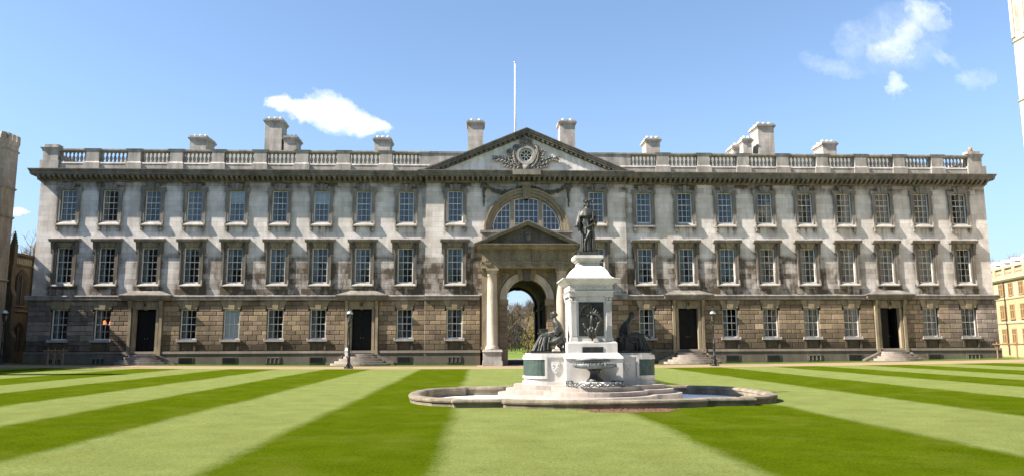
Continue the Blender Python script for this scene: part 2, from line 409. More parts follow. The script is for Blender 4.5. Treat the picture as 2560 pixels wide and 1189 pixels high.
def inside(x, y, poly):
    c = False; j = len(poly) - 1
    for i in range(len(poly)):
        (x1, y1), (x2, y2) = poly[i], poly[j]
        if (y1 > y) != (y2 > y) and x < (x2 - x1) * (y - y1) / (y2 - y1) + x1: c = not c
        j = i
    return c
def sheet(name, x0, x1, y0, y1, nx, ny, dz, mat, hole=None):
    b = MB()
    P = [(x0 + (x1 - x0) * i / nx, y0 + (y1 - y0) * j / ny) for j in range(ny + 1) for i in range(nx + 1)]
    if hole:
        big = offs(hole, .3); P = [p for p in P if not inside(p[0], p[1], big)]
        n0 = len(P); P += hole
        co, ed, fc = geometry.delaunay_2d_cdt([Vector(p) for p in P], [(n0 + i, n0 + (i + 1) % len(hole)) for i in range(len(hole))], [], 0, 1e-6)[:3]
        P = [(p.x, p.y) for p in co]
        for f in fc:
            cx, cy = sum(P[i][0] for i in f) / len(f), sum(P[i][1] for i in f) / len(f)
            if not inside(cx, cy, hole): b.face(list(f))
    else:
        for j in range(ny):
            for i in range(nx): a = j * (nx + 1) + i; b.face([a, a + 1, a + nx + 2, a + nx + 1])
    b.v = [(x, y, gz(x) + dz) for x, y in P]
    return b.build(name, mat, smooth=True)
hole_ = [(x + OC[0] + MX, y + OC[1] + MY) for x, y in offs(KP, -.17)]
g = MB(); g.v = [(-3000, -3000, -.36), (3000, -3000, -.36), (3000, 3000, -.36), (-3000, 3000, -.36)]; g.face([0, 1, 2, 3])
tag(g.build('ground', 'meadow'), kind='structure')
tag(sheet('gravel_path', -75, 75, -66, 0.3, 100, 44, 0.0, 'gravel', hole_), kind='structure')
tag(sheet('lawn', -38, 38, -60, -8.4, 152, 100, 0.012, 'lawn', hole_), 'wide court lawn mown in alternating light and dark green stripes', kind='structure')
tag(sheet('grass_verge', -36.3, -3.7, -2.6, 0.1, 66, 2, 0.02, 'grass'), kind='structure')
tag(sheet('grass_verge', 3.7, 36.3, -2.6, 0.1, 66, 2, 0.02, 'grass'), kind='structure')
g = MB(); g.box(-1.9, 1.9, -2.6, 14.6, -.33, -.17); tag(g.build('passage_paving', 'plinth'), kind='structure')
g = MB(); g.box(-40, 44, 14.6, 21.5, -.35, -.19); tag(g.build('terrace_path', 'gravel'), kind='structure')
g = MB(); g.box(-80, 90, 56, 58.2, -.35, -.30); tag(g.build('meadow_path', 'gravel'), kind='structure')

# ------------------------------------------------------------------ COLLEGE BUILDING
B = empty('college_building', (0, 0, 0))
tag(B, 'long three-storey pale stone college building with balustraded roof and central pediment', 'building')
XT = [9.03, 12.2, 15.35, 18.45, 21.6, 24.7, 27.75, 30.83, 33.85]
XP = 5.34
XALL = sorted([-x for x in XT] + XT)
DOORS = [-27.72, -12.15, 12.15, 27.65]
XG = [x for x in XALL if min(abs(x - d) for d in DOORS) > 1.0]
YP = -0.25                                   # front plane of the central pavilion
PX0, PX1 = -7.55, 7.60
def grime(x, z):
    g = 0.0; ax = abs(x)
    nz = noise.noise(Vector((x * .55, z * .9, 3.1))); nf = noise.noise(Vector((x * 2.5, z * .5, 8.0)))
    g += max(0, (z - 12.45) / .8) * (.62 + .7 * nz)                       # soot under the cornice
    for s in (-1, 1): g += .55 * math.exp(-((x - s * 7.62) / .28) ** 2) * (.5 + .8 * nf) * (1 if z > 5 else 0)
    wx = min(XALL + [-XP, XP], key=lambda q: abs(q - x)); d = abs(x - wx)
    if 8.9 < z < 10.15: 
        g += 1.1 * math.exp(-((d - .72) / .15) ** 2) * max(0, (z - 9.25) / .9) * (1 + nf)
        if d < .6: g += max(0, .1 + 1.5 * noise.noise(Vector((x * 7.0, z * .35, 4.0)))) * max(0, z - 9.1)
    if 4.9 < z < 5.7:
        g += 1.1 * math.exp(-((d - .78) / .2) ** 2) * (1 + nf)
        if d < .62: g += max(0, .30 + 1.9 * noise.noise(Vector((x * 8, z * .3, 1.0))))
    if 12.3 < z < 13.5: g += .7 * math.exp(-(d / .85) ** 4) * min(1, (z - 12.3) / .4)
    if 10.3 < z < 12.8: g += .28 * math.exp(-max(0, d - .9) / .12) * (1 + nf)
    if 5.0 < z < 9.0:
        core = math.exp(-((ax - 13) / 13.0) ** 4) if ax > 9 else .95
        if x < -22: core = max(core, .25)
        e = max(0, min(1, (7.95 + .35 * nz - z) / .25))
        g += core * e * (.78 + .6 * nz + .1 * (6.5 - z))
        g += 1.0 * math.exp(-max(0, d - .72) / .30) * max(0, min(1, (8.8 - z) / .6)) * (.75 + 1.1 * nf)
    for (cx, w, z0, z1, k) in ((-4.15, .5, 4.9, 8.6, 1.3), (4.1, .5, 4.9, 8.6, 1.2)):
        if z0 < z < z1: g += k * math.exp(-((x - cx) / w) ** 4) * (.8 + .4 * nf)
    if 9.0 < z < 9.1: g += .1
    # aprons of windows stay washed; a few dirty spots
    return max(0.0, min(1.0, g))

def wall_grid(name, x0, x1, z0, z1, y, holes, step=.105, mat='wall', parent=B, grimef=grime, reveal=.32, into=None):
    xs = {round(x0, 4), round(x1, 4)}; zs = {round(z0, 4), round(z1, 4)}
    for h in holes: xs |= {h[0], h[1]}; zs |= {h[2], h[3]}
    def fill(vals):
        vals = sorted(vals); out = []
        for a, b_ in zip(vals, vals[1:]):
            n = max(1, round((b_ - a) / step)); out += [a + (b_ - a) * k / n for k in range(n)]
        return out + [vals[-1]]
    X = fill(xs); Z = fill(zs); b = into or MB(); idx = {}
    for j, z in enumerate(Z):
        for i, x in enumerate(X): idx[(i, j)] = len(b.v); b.v.append((x, y, z))
    for j in range(len(Z) - 1):
        for i in range(len(X) - 1):
            cx, cz = (X[i] + X[i + 1]) / 2, (Z[j] + Z[j + 1]) / 2
            if any(h[0] < cx < h[1] and h[2] < cz < h[3] for h in holes): continue
            b.face([idx[(i, j)], idx[(i + 1, j)], idx[(i + 1, j + 1)], idx[(i, j + 1)]])
    for h in holes:
        if len(h) > 4: continue
        a0, a1, c0, c1 = h; n = len(b.v)
        b.v += [(a0, y, c0), (a1, y, c0), (a1, y, c1), (a0, y, c1), (a0, y + reveal, c0), (a1, y + reveal, c0), (a1, y + reveal, c1), (a0, y + reveal, c1)]
        for q in ((0, 4, 5, 1), (1, 5, 6, 2), (2, 6, 7, 3), (3, 7, 4, 0)): b.face([n + k for k in q])
    if into: return None, b
    o = b.build(name, mat, parent)
    at = o.data.attributes.new('grime', 'FLOAT', 'POINT')
    at.data.foreach_set('value', [grimef(p[0], p[2]) if grimef else 0.0 for p in b.v])
    return o, b

HW = .575
def holes_for(xs, z0, z1): return [(round(x - HW, 4), round(x + HW, 4), z0, z1) for x in xs]
TOP = (10.38, 12.74); MID = (5.84, 8.44); GRD = (1.74, 3.92)
SZ, WT = 4.93, 13.42
for (a, b_, xs) in ((-36.0, PX0, [x for x in XALL if x < 0]), (PX1, 36.0, [x for x in XALL if x > 0])):
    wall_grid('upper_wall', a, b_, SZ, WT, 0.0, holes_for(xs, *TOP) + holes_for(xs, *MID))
def arch_fill(b, cx, zc, r, x0, x1, z0, ztop, y, n=28, yb=None):
    """wall face around a half-round arch inside the box x0..x1, z0..ztop (opening below the arch stays open)"""
    pts = [(cx - r * cos(pi * k / n), zc + r * sin(pi * k / n)) for k in range(n + 1)]
    def edge(p):
        dx, dz = p[0] - cx, p[1] - zc
        tt = []
        if dx < -1e-6: tt.append((x0 - cx) / dx)
        if dx > 1e-6: tt.append((x1 - cx) / dx)
        if dz > 1e-6: tt.append((ztop - zc) / dz)
        q = min(tt); return (cx + dx * q, zc + dz * q)
    ed = [edge(p) for p in pts]; ins = []
    for k in range(n):
        a, b2 = ed[k], ed[k + 1]; poly = [pts[k], pts[k + 1], b2]
        if abs(a[0] - b2[0]) > 1e-6 and abs(a[1] - b2[1]) > 1e-6: poly.append((x0 if a[0] < cx else x1, ztop))
        poly.append(a); i = len(b.v); b.v += [(p[0], y, p[1]) for p in poly]; b.face(list(range(i, i + len(poly))))
    if z0 < zc:
        for (xa, xb) in ((x0, cx - r), (cx + r, x1)):
            if abs(xa - xb) > 1e-4: i = len(b.v); b.v += [(xa, y, z0), (xb, y, z0), (xb, y, zc), (xa, y, zc)]; b.face([i, i + 1, i + 2, i + 3])
    if yb is not None:
        i = len(b.v); full = ([(cx - r, z0)] if z0 < zc else []) + pts + ([(cx + r, z0)] if z0 < zc else [])
        for p in full: b.v += [(p[0], y, p[1]), (p[0], yb, p[1])]
        for k in range(len(full) - 1): b.face([i + 2 * k, i + 2 * k + 1, i + 2 * k + 3, i + 2 * k + 2])
TC, TZ, TR = 0.03, 9.75, 2.62
o, wb = wall_grid('pavilion_wall', PX0, PX1, SZ, WT, YP, holes_for([-XP, XP], *TOP) + holes_for([-XP, XP], *MID) + [(TC - 3.0, TC + 3.0, TZ, 12.78, 1), (-1.9, 1.8, SZ, 6.9, 1)], step=.2)
b = MB(); arch_fill(b, TC, TZ, TR, TC - 3.0, TC + 3.0, TZ, 12.78, YP, 32, YP + .35)
o = b.build('pavilion_wall', 'wall', B); o.data.attributes.new('grime', 'FLOAT', 'POINT').data.foreach_set('value', [.35] * len(b.v))
b = MB()                                     # pavilion returns
b.box(PX0, PX0 + .3, YP + .003, .3, -.3, WT - .003); b.box(PX1 - .3, PX1, YP + .003, .3, -.3, WT - .003)
o = b.build('pavilion_return', 'trim', B)
b = MB()                                     # end and back walls
for s in (-1, 1):
    x = 36.0 * s; b.box(min(x, x - .4 * s), max(x, x - .4 * s), 0.004, 14, -.3, WT)
b.box(-35.6, -1.62, 13.6, 14.0, -.3, WT); b.box(1.62, 35.6, 13.6, 14.0, -.3, WT)
b.box(-1.62, 1.62, 13.6, 14.0, 6.5, WT)
b.build('outer_wall', 'chim', B)
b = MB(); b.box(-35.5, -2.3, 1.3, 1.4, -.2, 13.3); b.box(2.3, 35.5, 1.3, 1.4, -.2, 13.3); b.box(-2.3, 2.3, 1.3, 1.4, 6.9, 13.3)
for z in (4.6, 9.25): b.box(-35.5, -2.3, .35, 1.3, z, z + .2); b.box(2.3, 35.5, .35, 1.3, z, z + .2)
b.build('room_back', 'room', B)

# ground floor: blocks
RY = -0.10
CH = []; z = .92
hs = [.37, .30] * 6
zt = 4.52; k = 0; tot = 0
while z < zt - .05:
    h = (.42, .29)[k % 2]; z1 = min(z + h, zt)
    if zt - z1 < .15: z1 = zt
    CH.append((z, z1)); z = z1; k += 1
def rustic(name, x0, x1, yf, opens, back, parent=B):
    b = MB(); jb = MB()
    rnd = random.Random(int(x0 * 10))
    gr = []
    for r, (z0, z1) in enumerate(CH):
        segs = [(x0, x1)]
        for (a0, a1, c0, c1) in opens:
            if c0 < (z0 + z1) / 2 < c1:
                ns = []
                for (p, q) in segs:
                    if a1 <= p or a0 >= q: ns.append((p, q)); continue
                    if a0 > p: ns.append((p, a0))
                    if a1 < q: ns.append((a1, q))
                segs = ns
        for (p, q) in segs:
            L = q - p
            if L < .06: continue
            n = max(1, round(L / .78)); w = L / n
            cuts = [p + w * i for i in range(n + 1)]
            if r % 2 and n > 1: cuts = [p] + [p + w * (i + .5) for i in range(n)] + [q]
            elif r % 2 and n == 1 and L > .6: cuts = [p, p + L * .5, q]
            for a, c in zip(cuts, cuts[1:]):
                t_ = rnd.uniform(.62, 1.25); wv = rnd.uniform(-.05, .07)
                zz = (z0 + z1) / 2
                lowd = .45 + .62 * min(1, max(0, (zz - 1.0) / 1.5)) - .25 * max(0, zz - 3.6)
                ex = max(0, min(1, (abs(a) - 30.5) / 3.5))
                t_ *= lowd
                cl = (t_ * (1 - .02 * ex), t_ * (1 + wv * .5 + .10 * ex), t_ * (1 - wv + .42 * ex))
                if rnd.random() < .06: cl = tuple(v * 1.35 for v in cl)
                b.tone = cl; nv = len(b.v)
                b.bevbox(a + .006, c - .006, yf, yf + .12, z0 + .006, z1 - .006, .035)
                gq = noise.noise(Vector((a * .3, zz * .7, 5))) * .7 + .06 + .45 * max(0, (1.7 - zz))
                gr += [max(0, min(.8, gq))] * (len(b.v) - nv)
    b.m = 1; wall_grid('', *back[:2], .7, SZ, back[2], back[3], step=2.0, reveal=.4, into=b); gr += [0.0] * (len(b.v) - len(gr))
    o = b.build(name, ['rust', 'joint'], parent, attrs=True)
    o.data.attributes.new('grime', 'FLOAT', 'POINT').data.foreach_set('value', gr)
    return o
def bholes(xs, ds): return [(x - HW, x + HW, *GRD) for x in xs] + [(d - .76, d + .76, .7, 3.97) for d in ds]
go = [(x - HW, x + HW, 1.74, 3.92) for x in XG] + [(x - .62 - .0, x + .62, .85, 1.74) for x in XG] + [(x - .70, x + .70, 3.92, 4.52) for x in XG] + [(d - 1.22, d + 1.22, 0, 4.6) for d in DOORS]
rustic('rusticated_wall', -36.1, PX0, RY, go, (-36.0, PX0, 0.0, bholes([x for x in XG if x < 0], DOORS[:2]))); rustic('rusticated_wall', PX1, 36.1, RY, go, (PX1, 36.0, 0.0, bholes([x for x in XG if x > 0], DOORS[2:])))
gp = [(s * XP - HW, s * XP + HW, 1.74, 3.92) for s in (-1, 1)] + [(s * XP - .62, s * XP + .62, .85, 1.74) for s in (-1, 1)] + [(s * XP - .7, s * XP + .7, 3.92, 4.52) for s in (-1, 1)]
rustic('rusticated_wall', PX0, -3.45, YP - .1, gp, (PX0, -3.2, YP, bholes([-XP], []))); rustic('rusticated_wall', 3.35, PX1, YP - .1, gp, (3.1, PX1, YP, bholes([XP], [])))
def side_rustic(xf, sgn, name):
    b = MB(); rnd = random.Random(3); gr = []
    for r, (z0, z1) in enumerate(CH):
        y = 0.0; k = 0
        while y < 13.9:
            w = .8 if (k or r % 2 == 0) else .4
            tt = rnd.uniform(.75, 1.15); b.tone = (tt, tt * 1.04, tt * 1.2); nv = len(b.v)
            x = xf * 1.0
            b.box(min(x, x - .1 * sgn), max(x, x - .1 * sgn), y + .02, min(13.95, y + w - .02), z0 + .02, z1 - .02); y += w; k += 1
            gr += [.15] * (len(b.v) - nv)
    o = b.build(name, 'rust', B, attrs=True); o.data.attributes.new('grime', 'FLOAT', 'POINT').data.foreach_set('value', gr)
side_rustic(-36.1, -1, 'rusticated_wall'); side_rustic(36.1, 1, 'rusticated_wall')
# lintel voussoirs over ground windows, aprons with brackets
def fan(b, cx, z0, z1, w0, w1, n, yf, yb, ch=.02, key=.05, kz=.0):
    for i in range(n):
        a0 = (i / n - .5) * 2; a1 = ((i + 1) / n - .5) * 2
        e = key if i == n // 2 else 0
        zz = z1 + (kz if i == n // 2 else (kz * .5 if abs(i - n // 2) == 1 else 0))
        q = [(cx + a0 * w0 + .008, z0 - (e * .6)), (cx + a1 * w0 - .008, z0 - (e * .6)), (cx + a1 * w1 - .008, zz), (cx + a0 * w1 + .008, zz)]
        tt = random.uniform(.8, 1.15); b.tone = (tt, tt, tt); b.poly(q, yf - e, yb)

def wave_curtain(b, x0, x1, z0, z1, y, amp=.03, n=10):
    i0 = len(b.v)
    for k in range(n + 1):
        x = x0 + (x1 - x0) * k / n
        b.v += [(x, y + amp * sin(k * 2.1), z0), (x, y + amp * sin(k * 2.1 + .5), z1)]
    for k in range(n): a = i0 + 2 * k; b.face([a, a + 2, a + 3, a + 1])

def make_window(kind):
    """window at origin x=0, y=0 is the wall plane. Children: frame, glass, sill, hood, keystone"""
    z0, z1 = {'top': TOP, 'mid': MID, 'ground': GRD}[kind]
    rows = {'top': 5, 'mid': 5, 'ground': 4}[kind]
    yf = .10
    s = MB()                                  # stone surround = the window object itself
    if kind == 'top':
        for sg in (-1, 1):
            xa, xb = sorted((sg * HW, sg * (HW + .19))); s.box(xa, xb, -.075, .05, z0 - .06, z1 + .19)
            xa, xb = sorted((sg * (HW + .19), sg * (HW + .27))); s.box(xa, xb, -.095, .05, z0 - .06, z1 + .02)
            xa, xb = sorted((sg * (HW + .19), sg * (HW + .36))); s.box(xa, xb, -.10, .05, z1 - .12, z1 + .23)
        s.box(-HW, HW, -.075, .05, z1, z1 + .19)
    elif kind == 'mid':
        for sg in (-1, 1):
            xa, xb = sorted((sg * HW, sg * (HW + .17))); s.box(xa, xb, -.08, .05, z0 - .06, z1)
            xa, xb = sorted((sg * (HW + .17), sg * (HW + .27))); s.box(xa, xb, -.115, .05, z0 - .06, z1 - .35)
            xa, xb = sorted((sg * (HW + .19), sg * (HW + .41)))     # console
            s.poly([(-.02, z1 - .45), (-.10, z1 - .42), (-.12, z1 - .1), (-.24, z1 + .42), (0.02, z1 + .42)], xa, xb, 'x')
        s.box(-HW - .19, HW + .19, -.07, .05, z1, z1 + .42)
    else:
        for sg in (-1, 1):
            xa, xb = sorted((sg * (HW - .0), sg * (HW + .05))); s.box(xa, xb, -.06, .05, z0, z1)
        s.box(-HW, HW, -.06, .05, z1, z1 + .03)
    w = s.build('window', {'top': 'trim', 'mid': 'trim2', 'ground': 'joint'}[kind])
    f = MB(); fw_ = .055                       # painted sash
    y = yf
    f.box(-HW, -HW + .075, y, y + .09, z0, z1); f.box(HW - .075, HW, y, y + .09, z0, z1)
    f.box(-HW + .075, HW - .075, y, y + .09, z0, z0 + .09); f.box(-HW + .075, HW - .075, y, y + .09, z1 - .065, z1)
    iw = HW - .075; zz0, zz1 = z0 + .09, z1 - .065
    for i in (1, 2): x = -iw + 2 * iw * i / 3; f.box(x - .013, x + .013, y + .02, y + .06, zz0, zz1)
    for j in range(1, rows):
        zz = zz0 + (zz1 - zz0) * j / rows; th = .024 if j == (rows + 1) // 2 else .012
        f.box(-iw, iw, y + .024, y + .066, zz - th, zz + th)
    f.build('sash_frame', 'white', w)
    gmb = MB(); gmb.v = [(-iw, y + .045, zz0), (iw, y + .045, zz0), (iw, y + .045, zz1), (-iw, y + .045, zz1)]; gmb.face([0, 1, 2, 3])
    gmb.build('glass', 'glass', w)
    q = MB()
    if kind == 'top':
        q.quadbox([(-.82, -.20, z0 - .31), (.82, -.20, z0 - .31), (.82, .02, z0 - .31), (-.82, .02, z0 - .31), (-.82, -.20, z0 - .22), (.82, -.20, z0 - .22), (.82, .02, z0 - .0), (-.82, .02, z0 - .0)])
        q.box(-HW, HW, 0.021, .18, z0 - .1, z0 - .0); q.build('sill', 'sill', w)
        for sg in (-1, 1):
            e = MB()
            e.quadbox([(sg * .80 - .06, -.205, z0 - .22), (sg * .80 + .06, -.205, z0 - .22), (sg * .80 + .06, .02, z0 - .22), (sg * .80 - .06, .02, z0 - .22),
                       (sg * .80 - .05, -.12, z0 + .12), (sg * .80 + .05, -.12, z0 + .12), (sg * .80 + .05, .02, z0 + .12), (sg * .80 - .05, .02, z0 + .12)])
            e.box(sg * .70 - .08, sg * .70 + .08, -.14, .02, z0 - .62, z0 - .312)
            e.build('sill_bracket', 'trim', w)
        kx = MB(); fan(kx, 0, z1 - .0, z1 + .42, .30, .44, 3, -.13, .02, kz=.12); kx.build('keystone', 'trim', w)
    elif kind == 'mid':
        q.quadbox([(-.84, -.22, z0 - .25), (.84, -.22, z0 - .25), (.84, .02, z0 - .25), (-.84, .02, z0 - .25), (-.84, -.22, z0 - .18), (.84, -.22, z0 - .18), (.84, .02, z0), (-.84, .02, z0)])
        q.box(-HW, HW, 0.021, .18, z0 - .1, z0); q.build('sill', 'sill', w)
        for sg in (-1, 1):
            e = MB()
            e.quadbox([(sg * .82 - .05, -.225, z0 - .18), (sg * .82 + .05, -.225, z0 - .18), (sg * .82 + .05, .02, z0 - .18), (sg * .82 - .05, .02, z0 - .18),
                       (sg * .82 - .05, -.13, z0 + .22), (sg * .82 + .05, -.13, z0 + .22), (sg * .82 + .05, .02, z0 + .22), (sg * .82 - .05, .02, z0 + .22)])
            e.build('sill_bracket', 'trim', w)
        h = MB(); h.fbox(-1.0, 1.0, 0, z1 + .42, z1 + .52, .28, .32); h.fbox(-1.0, 1.0, 0, z1 + .52, z1 + .62, .36, .38, ek=.76)
        h.quadbox([(-1.29, -.38, z1 + .62), (1.29, -.38, z1 + .62), (1.29, .02, z1 + .62), (-1.29, .02, z1 + .62), (-1.25, -.34, z1 + .65), (1.25, -.34, z1 + .65), (1.25, .02, z1 + .70), (-1.25, .02, z1 + .70)])
        for v_ in range(len(h.v)): h.v[v_] = (h.v[v_][0] * .845, h.v[v_][1], h.v[v_][2])
        h.build('hood', 'trim', w)
        kx = MB(); fan(kx, 0, z1 + .02, z1 + .41, .40, .62, 5, -.12, -.02, key=.06); kx.build('keystone', 'gold', w)
    else:
        q.box(-.74, .74, -.24, .12, z0 - .17, z0 - .06); q.box(-.70, .70, -.16, .1, z0 - .058, z0)
        for sg in (-1, 1): q.lathe([(.05, -.05), (.065, 0), (.03, .05)], (sg * .70, -.18, z0 - .01), 6)
        q.build('sill', 'sill', w)
        e = MB()
        for sg in (-1, 1): e.box(sg * .57 - .07, sg * .57 + .07, -.16, .02, .94, z0 - .172)
        e.box(-.5, .5, -.075, .02, .92, z0 - .172); e.box(-.34, .34, -.11, -.07, 1.04, z0 - .29)
        e.build('apron', 'joint', w)
        kx = MB(); fan(kx, 0, z1 + .03, 4.52, .60, .80, 3, -.13, -.02, key=.05); kx.build('keystone', 'gold', w)
    return w
protos = {k: make_window(k) for k in ('top', 'mid', 'ground')}
first = dict.fromkeys(protos, True)
rw = random.Random(11)
def place_window(kind, x, y, curtain):
    o = protos[kind] if first[kind] else copy_tree(protos[kind])
    first[kind] = False
    o.parent = B; o.location = (x, y, 0)
    z0, z1 = {'top': TOP, 'mid': MID, 'ground': GRD}[kind]
    for ch in kids(o):
        if ch.name.startswith('glass'):
            q = (.95 - .02 * abs(x + 2)) * {'top': 1, 'mid': .62, 'ground': .12}[kind] + rw.uniform(-.25, .25)
            ch.material_slots[0].link = 'OBJECT'; ch.material_slots[0].material = MT['glassb' if q > .55 else ('glassm' if q > .3 else 'glass')]  # glass picked by position to imitate where sky or dark trees reflect
    iw = HW - .06
    c = MB()
    if curtain == 'both': wave_curtain(c, -iw, -iw * rw.uniform(.45, .7), z0 + .05, z1, .30); wave_curtain(c, iw * rw.uniform(.45, .7), iw, z0 + .05, z1, .30)
    elif curtain == 'left': wave_curtain(c, -iw, -iw * rw.uniform(.1, .45), z0 + .05, z1, .30)
    elif curtain == 'right': wave_curtain(c, iw * rw.uniform(.1, .45), iw, z0 + .05, z1, .30)
    elif curtain == 'blind': c.box(-iw, iw, .22, .23, z0 + .05, z1)
    elif curtain == 'half': c.box(-iw, iw, .25, .26, z0 + (z1 - z0) * rw.uniform(.45, .75), z1)
    if c.v: c.build('blind' if curtain in ('blind', 'half') else 'curtain', 'blind' if curtain in ('blind', 'half') else 'curtain', o)
    return o
opts = ['none', 'both', 'right', 'none', 'left', 'half', 'none', 'both', 'none']
for i, x in enumerate(XALL):
    place_window('top', x, 0, rw.choice(['none', 'none', 'right', 'both', 'half', 'left']) if x < 14 else rw.choice(['right', 'right', 'both', 'none']))
    place_window('mid', x, 0, rw.choice(['left', 'left', 'none']) if x < -24 else (rw.choice(['none', 'both', 'left', 'half', 'none']) if x < 0 else rw.choice(['right', 'right', 'both', 'none'])))
for x in XG:
    place_window('ground', x, 0, 'blind' if abs(x + 21.6) < .1 else ('left' if x < 0 else 'right') if rw.random() < .85 else 'none')
for s in (-1, 1):
    for k in ('top', 'mid', 'ground'): place_window(k, s * XP, YP, {'top': 'none', 'mid': 'both', 'ground': 'both'}[k])

# two lit orange table lamps standing behind the second ground window
for i, xx in enumerate((-30.98, -30.50)):
    L = empty('table_lamp', (xx, .62, 1.75)); tag(L, ('left' if i == 0 else 'right') + ' of two orange lamps glowing behind a ground floor window', 'lamp', 'orange lamps inside the ground floor window')
    b = MB(); b.lathe([(.09, 0), (.09, .03), (.02, .06), (.02, 1.15)], n=8); b.build('lamp_stand', 'iron', L)
    b = MB(); b.lathe([(.12, 1.12), (.14, 1.2), (.10, 1.36), (.03, 1.42)], n=10); b.build('lamp_shade', 'shade', L, smooth=True)

# sashes of the thermal window
tw = MB()
for (r0, r1, p) in ((2.62, 2.86, .10), (2.86, 3.08, .20), (3.08, 3.22, .27)):
    n = 48
    for k in range(n):
        a0, a1 = pi * k / n, pi * (k + 1) / n
        P = [(TC - r * cos(a), yy, TZ + r * sin(a)) for (r, a, yy) in ((r0, a0, YP - p), (r1, a0, YP - p), (r1, a1, YP - p), (r0, a1, YP - p))]
        Q = [(x_, YP + .02, z_) for (x_, y_, z_) in P]
        i = len(tw.v); tw.v += P + Q
        for q in ((0, 1, 2, 3), (0, 3, 7, 4), (1, 5, 6, 2)): tw.face([i + e for e in q])
for s in (-1, 1):
    xa, xb = sorted((TC + s * .94, TC + s * 1.20)); tw.box(xa, xb, YP - .02, YP + .3, TZ, TZ + 2.40)
arch = tw.build('arched_window', 'gold', B)
b = MB(); b.box(TC - 3.5, TC + 3.5, YP - .28, YP + .05, TZ - .18, TZ - .002); b.box(TC - 3.35, TC + 3.35, YP - .16, YP + .02, TZ - .75, TZ - .182); b.build('sill', 'trim', arch)
f = MB(); gl = MB(); rI = 2.56; yy = YP + .14
def arch_panel(xa, xb, cols, rows):
    def zt_(x): return TZ + sqrt(max(.0, rI ** 2 - (x - TC) ** 2))
    fr = .075
    n = 14; xs = [xa + (xb - xa) * k / n for k in range(n + 1)]
    outer = [(xa, TZ + .03)] + [(x, zt_(x)) for x in xs] + [(xb, TZ + .03)]
    i = len(gl.v); pts = [(xa, TZ + .03), (xb, TZ + .03)] + [(x, zt_(x)) for x in xs[::-1]]
    gl.v += [(p[0], yy + .05, p[1]) for p in pts]; gl.face([i + k for k in range(len(pts))])
    f.box(xa, xb, yy, yy + .08, TZ + .03, TZ + .11)
    if zt_(xa) - TZ > .3: f.box(xa, xa + fr, yy, yy + .08, TZ + .11, zt_(xa) - .02)
    if zt_(xb) - TZ > .3: f.box(xb - fr, xb, yy, yy + .08, TZ + .11, zt_(xb) - .02)
    f.tube([(x, yy + .04, zt_(x) - .035) for x in xs], .045, 5)
    for c in range(1, cols):
        x = xa + (xb - xa) * c / cols; zt2 = zt_(x)
        if zt2 - TZ > .2: f.box(x - .016, x + .016, yy + .02, yy + .06, TZ + .1, zt2 - .03)
    for r in range(1, rows):
        z = TZ + .1 + .485 * r
        xl, xr = xa, xb
        if z - TZ < rI:
            hx = sqrt(rI ** 2 - (z - TZ) ** 2); xl, xr = max(xa, TC - hx), min(xb, TC + hx)
            if xr - xl > .1: f.box(xl + .02, xr - .02, yy + .024, yy + .066, z - .016, z + .016)
arch_panel(TC - .93, TC + .93, 5, 6); arch_panel(TC - 2.54, TC - 1.21, 4, 5); arch_panel(TC + 1.21, TC + 2.54, 4, 5)
f.build('sash_frame', 'white', arch); gl.build('glass', 'glassb', arch)
kx = MB(); kx.poly([(TC - .24, 12.15), (TC + .24, 12.15), (TC + .36, 13.4), (TC - .36, 13.4)], YP - .34, YP + .02)
for q in (-.17, -.06, .06, .17): kx.box(TC + q - .022, TC + q + .022, YP - .37, YP - .33, 12.3, 13.1)
kx.box(TC - .40, TC + .40, YP - .42, YP + .02, 13.16, 13.39); kx.build('keystone', 'gold', arch)
# garlands
rg = random.Random(5)
for s in (-1, 1):
    gb = MB()
    x0, x1 = TC + s * .42, TC + s * 3.05
    for k in range(34):
        tt = k / 33; x = x0 + (x1 - x0) * tt; z = 13.18 - .52 * (1 - (2 * tt - 1) ** 2)
        r = .085 + .055 * sin(pi * tt)
        for q in range(3): gb.ball((x + rg.uniform(-.05, .05), YP - .12 + rg.uniform(-.06, .03), z + rg.uniform(-r, r)), rg.uniform(.05, .095), n=6, m=4)
    xb = TC + s * 3.2
    gb.box(xb - .26, xb + .26, YP - .2, YP, 13.12, 13.3)
    gb.tube([(xb - .28, YP - .12, 13.02), (xb - .15, YP - .16, 13.1), (xb + .15, YP - .16, 13.1), (xb + .28, YP - .12, 13.02)], [.06, .1, .1, .06], 7)
    for k in range(40):
        tt = k / 39; gb.ball((xb + rg.uniform(-.1, .1) * (1.15 - tt), YP - .1 + rg.uniform(-.05, .02), 13.05 - 1.5 * tt), rg.uniform(.05, .1) * (1.15 - .6 * tt), n=6, m=4)
    gb.build('garland', 'soot', B, smooth=True)

# plinth with basement windows
b = MB()
for (a, c, y) in ((-36.12, PX0, -.16), (PX1, 36.12, -.16), (PX0, -3.45, YP - .14), (3.35, PX1, YP - .14)):
    b.fbox(a, c, y, -.4, .72, .06, .04, yb=.3, ends=False); b.fbox(a, c, y, .722, .9, .10, .03, yb=.3, ends=False)
for s in (-1, 1): x = 36.12 * s; b.box(min(x, x - .5 * s), max(x, x - .5 * s), -.15, 14.1, -.4, .88)
b.build('plinth', 'plinth', B)
def basement(x, y, kind):
    q = MB(); q.box(-.56, .56, -.02, .05, -.02, .50); o = q.build('basement_window', 'plinth', B, (x, y, 0))
    d = MB(); d.box(-.48, .48, -.024, .0, .04, .44); d.build('opening', 'room', o)
    br = MB()
    if kind == 'bars':
        for k in range(8): xx = -.42 + .12 * k; br.box(xx - .012, xx + .012, -.05, -.026, .04, .44)
        br.build('grille', 'iron', o)
    else:
        for k in range(4): xx = -.44 + .293 * k; br.box(xx - .02, xx + .02, -.05, -.026, .04, .44)
        br.box(-.46, .46, -.05, -.026, .40, .44); br.build('sash_frame', 'trim', o)
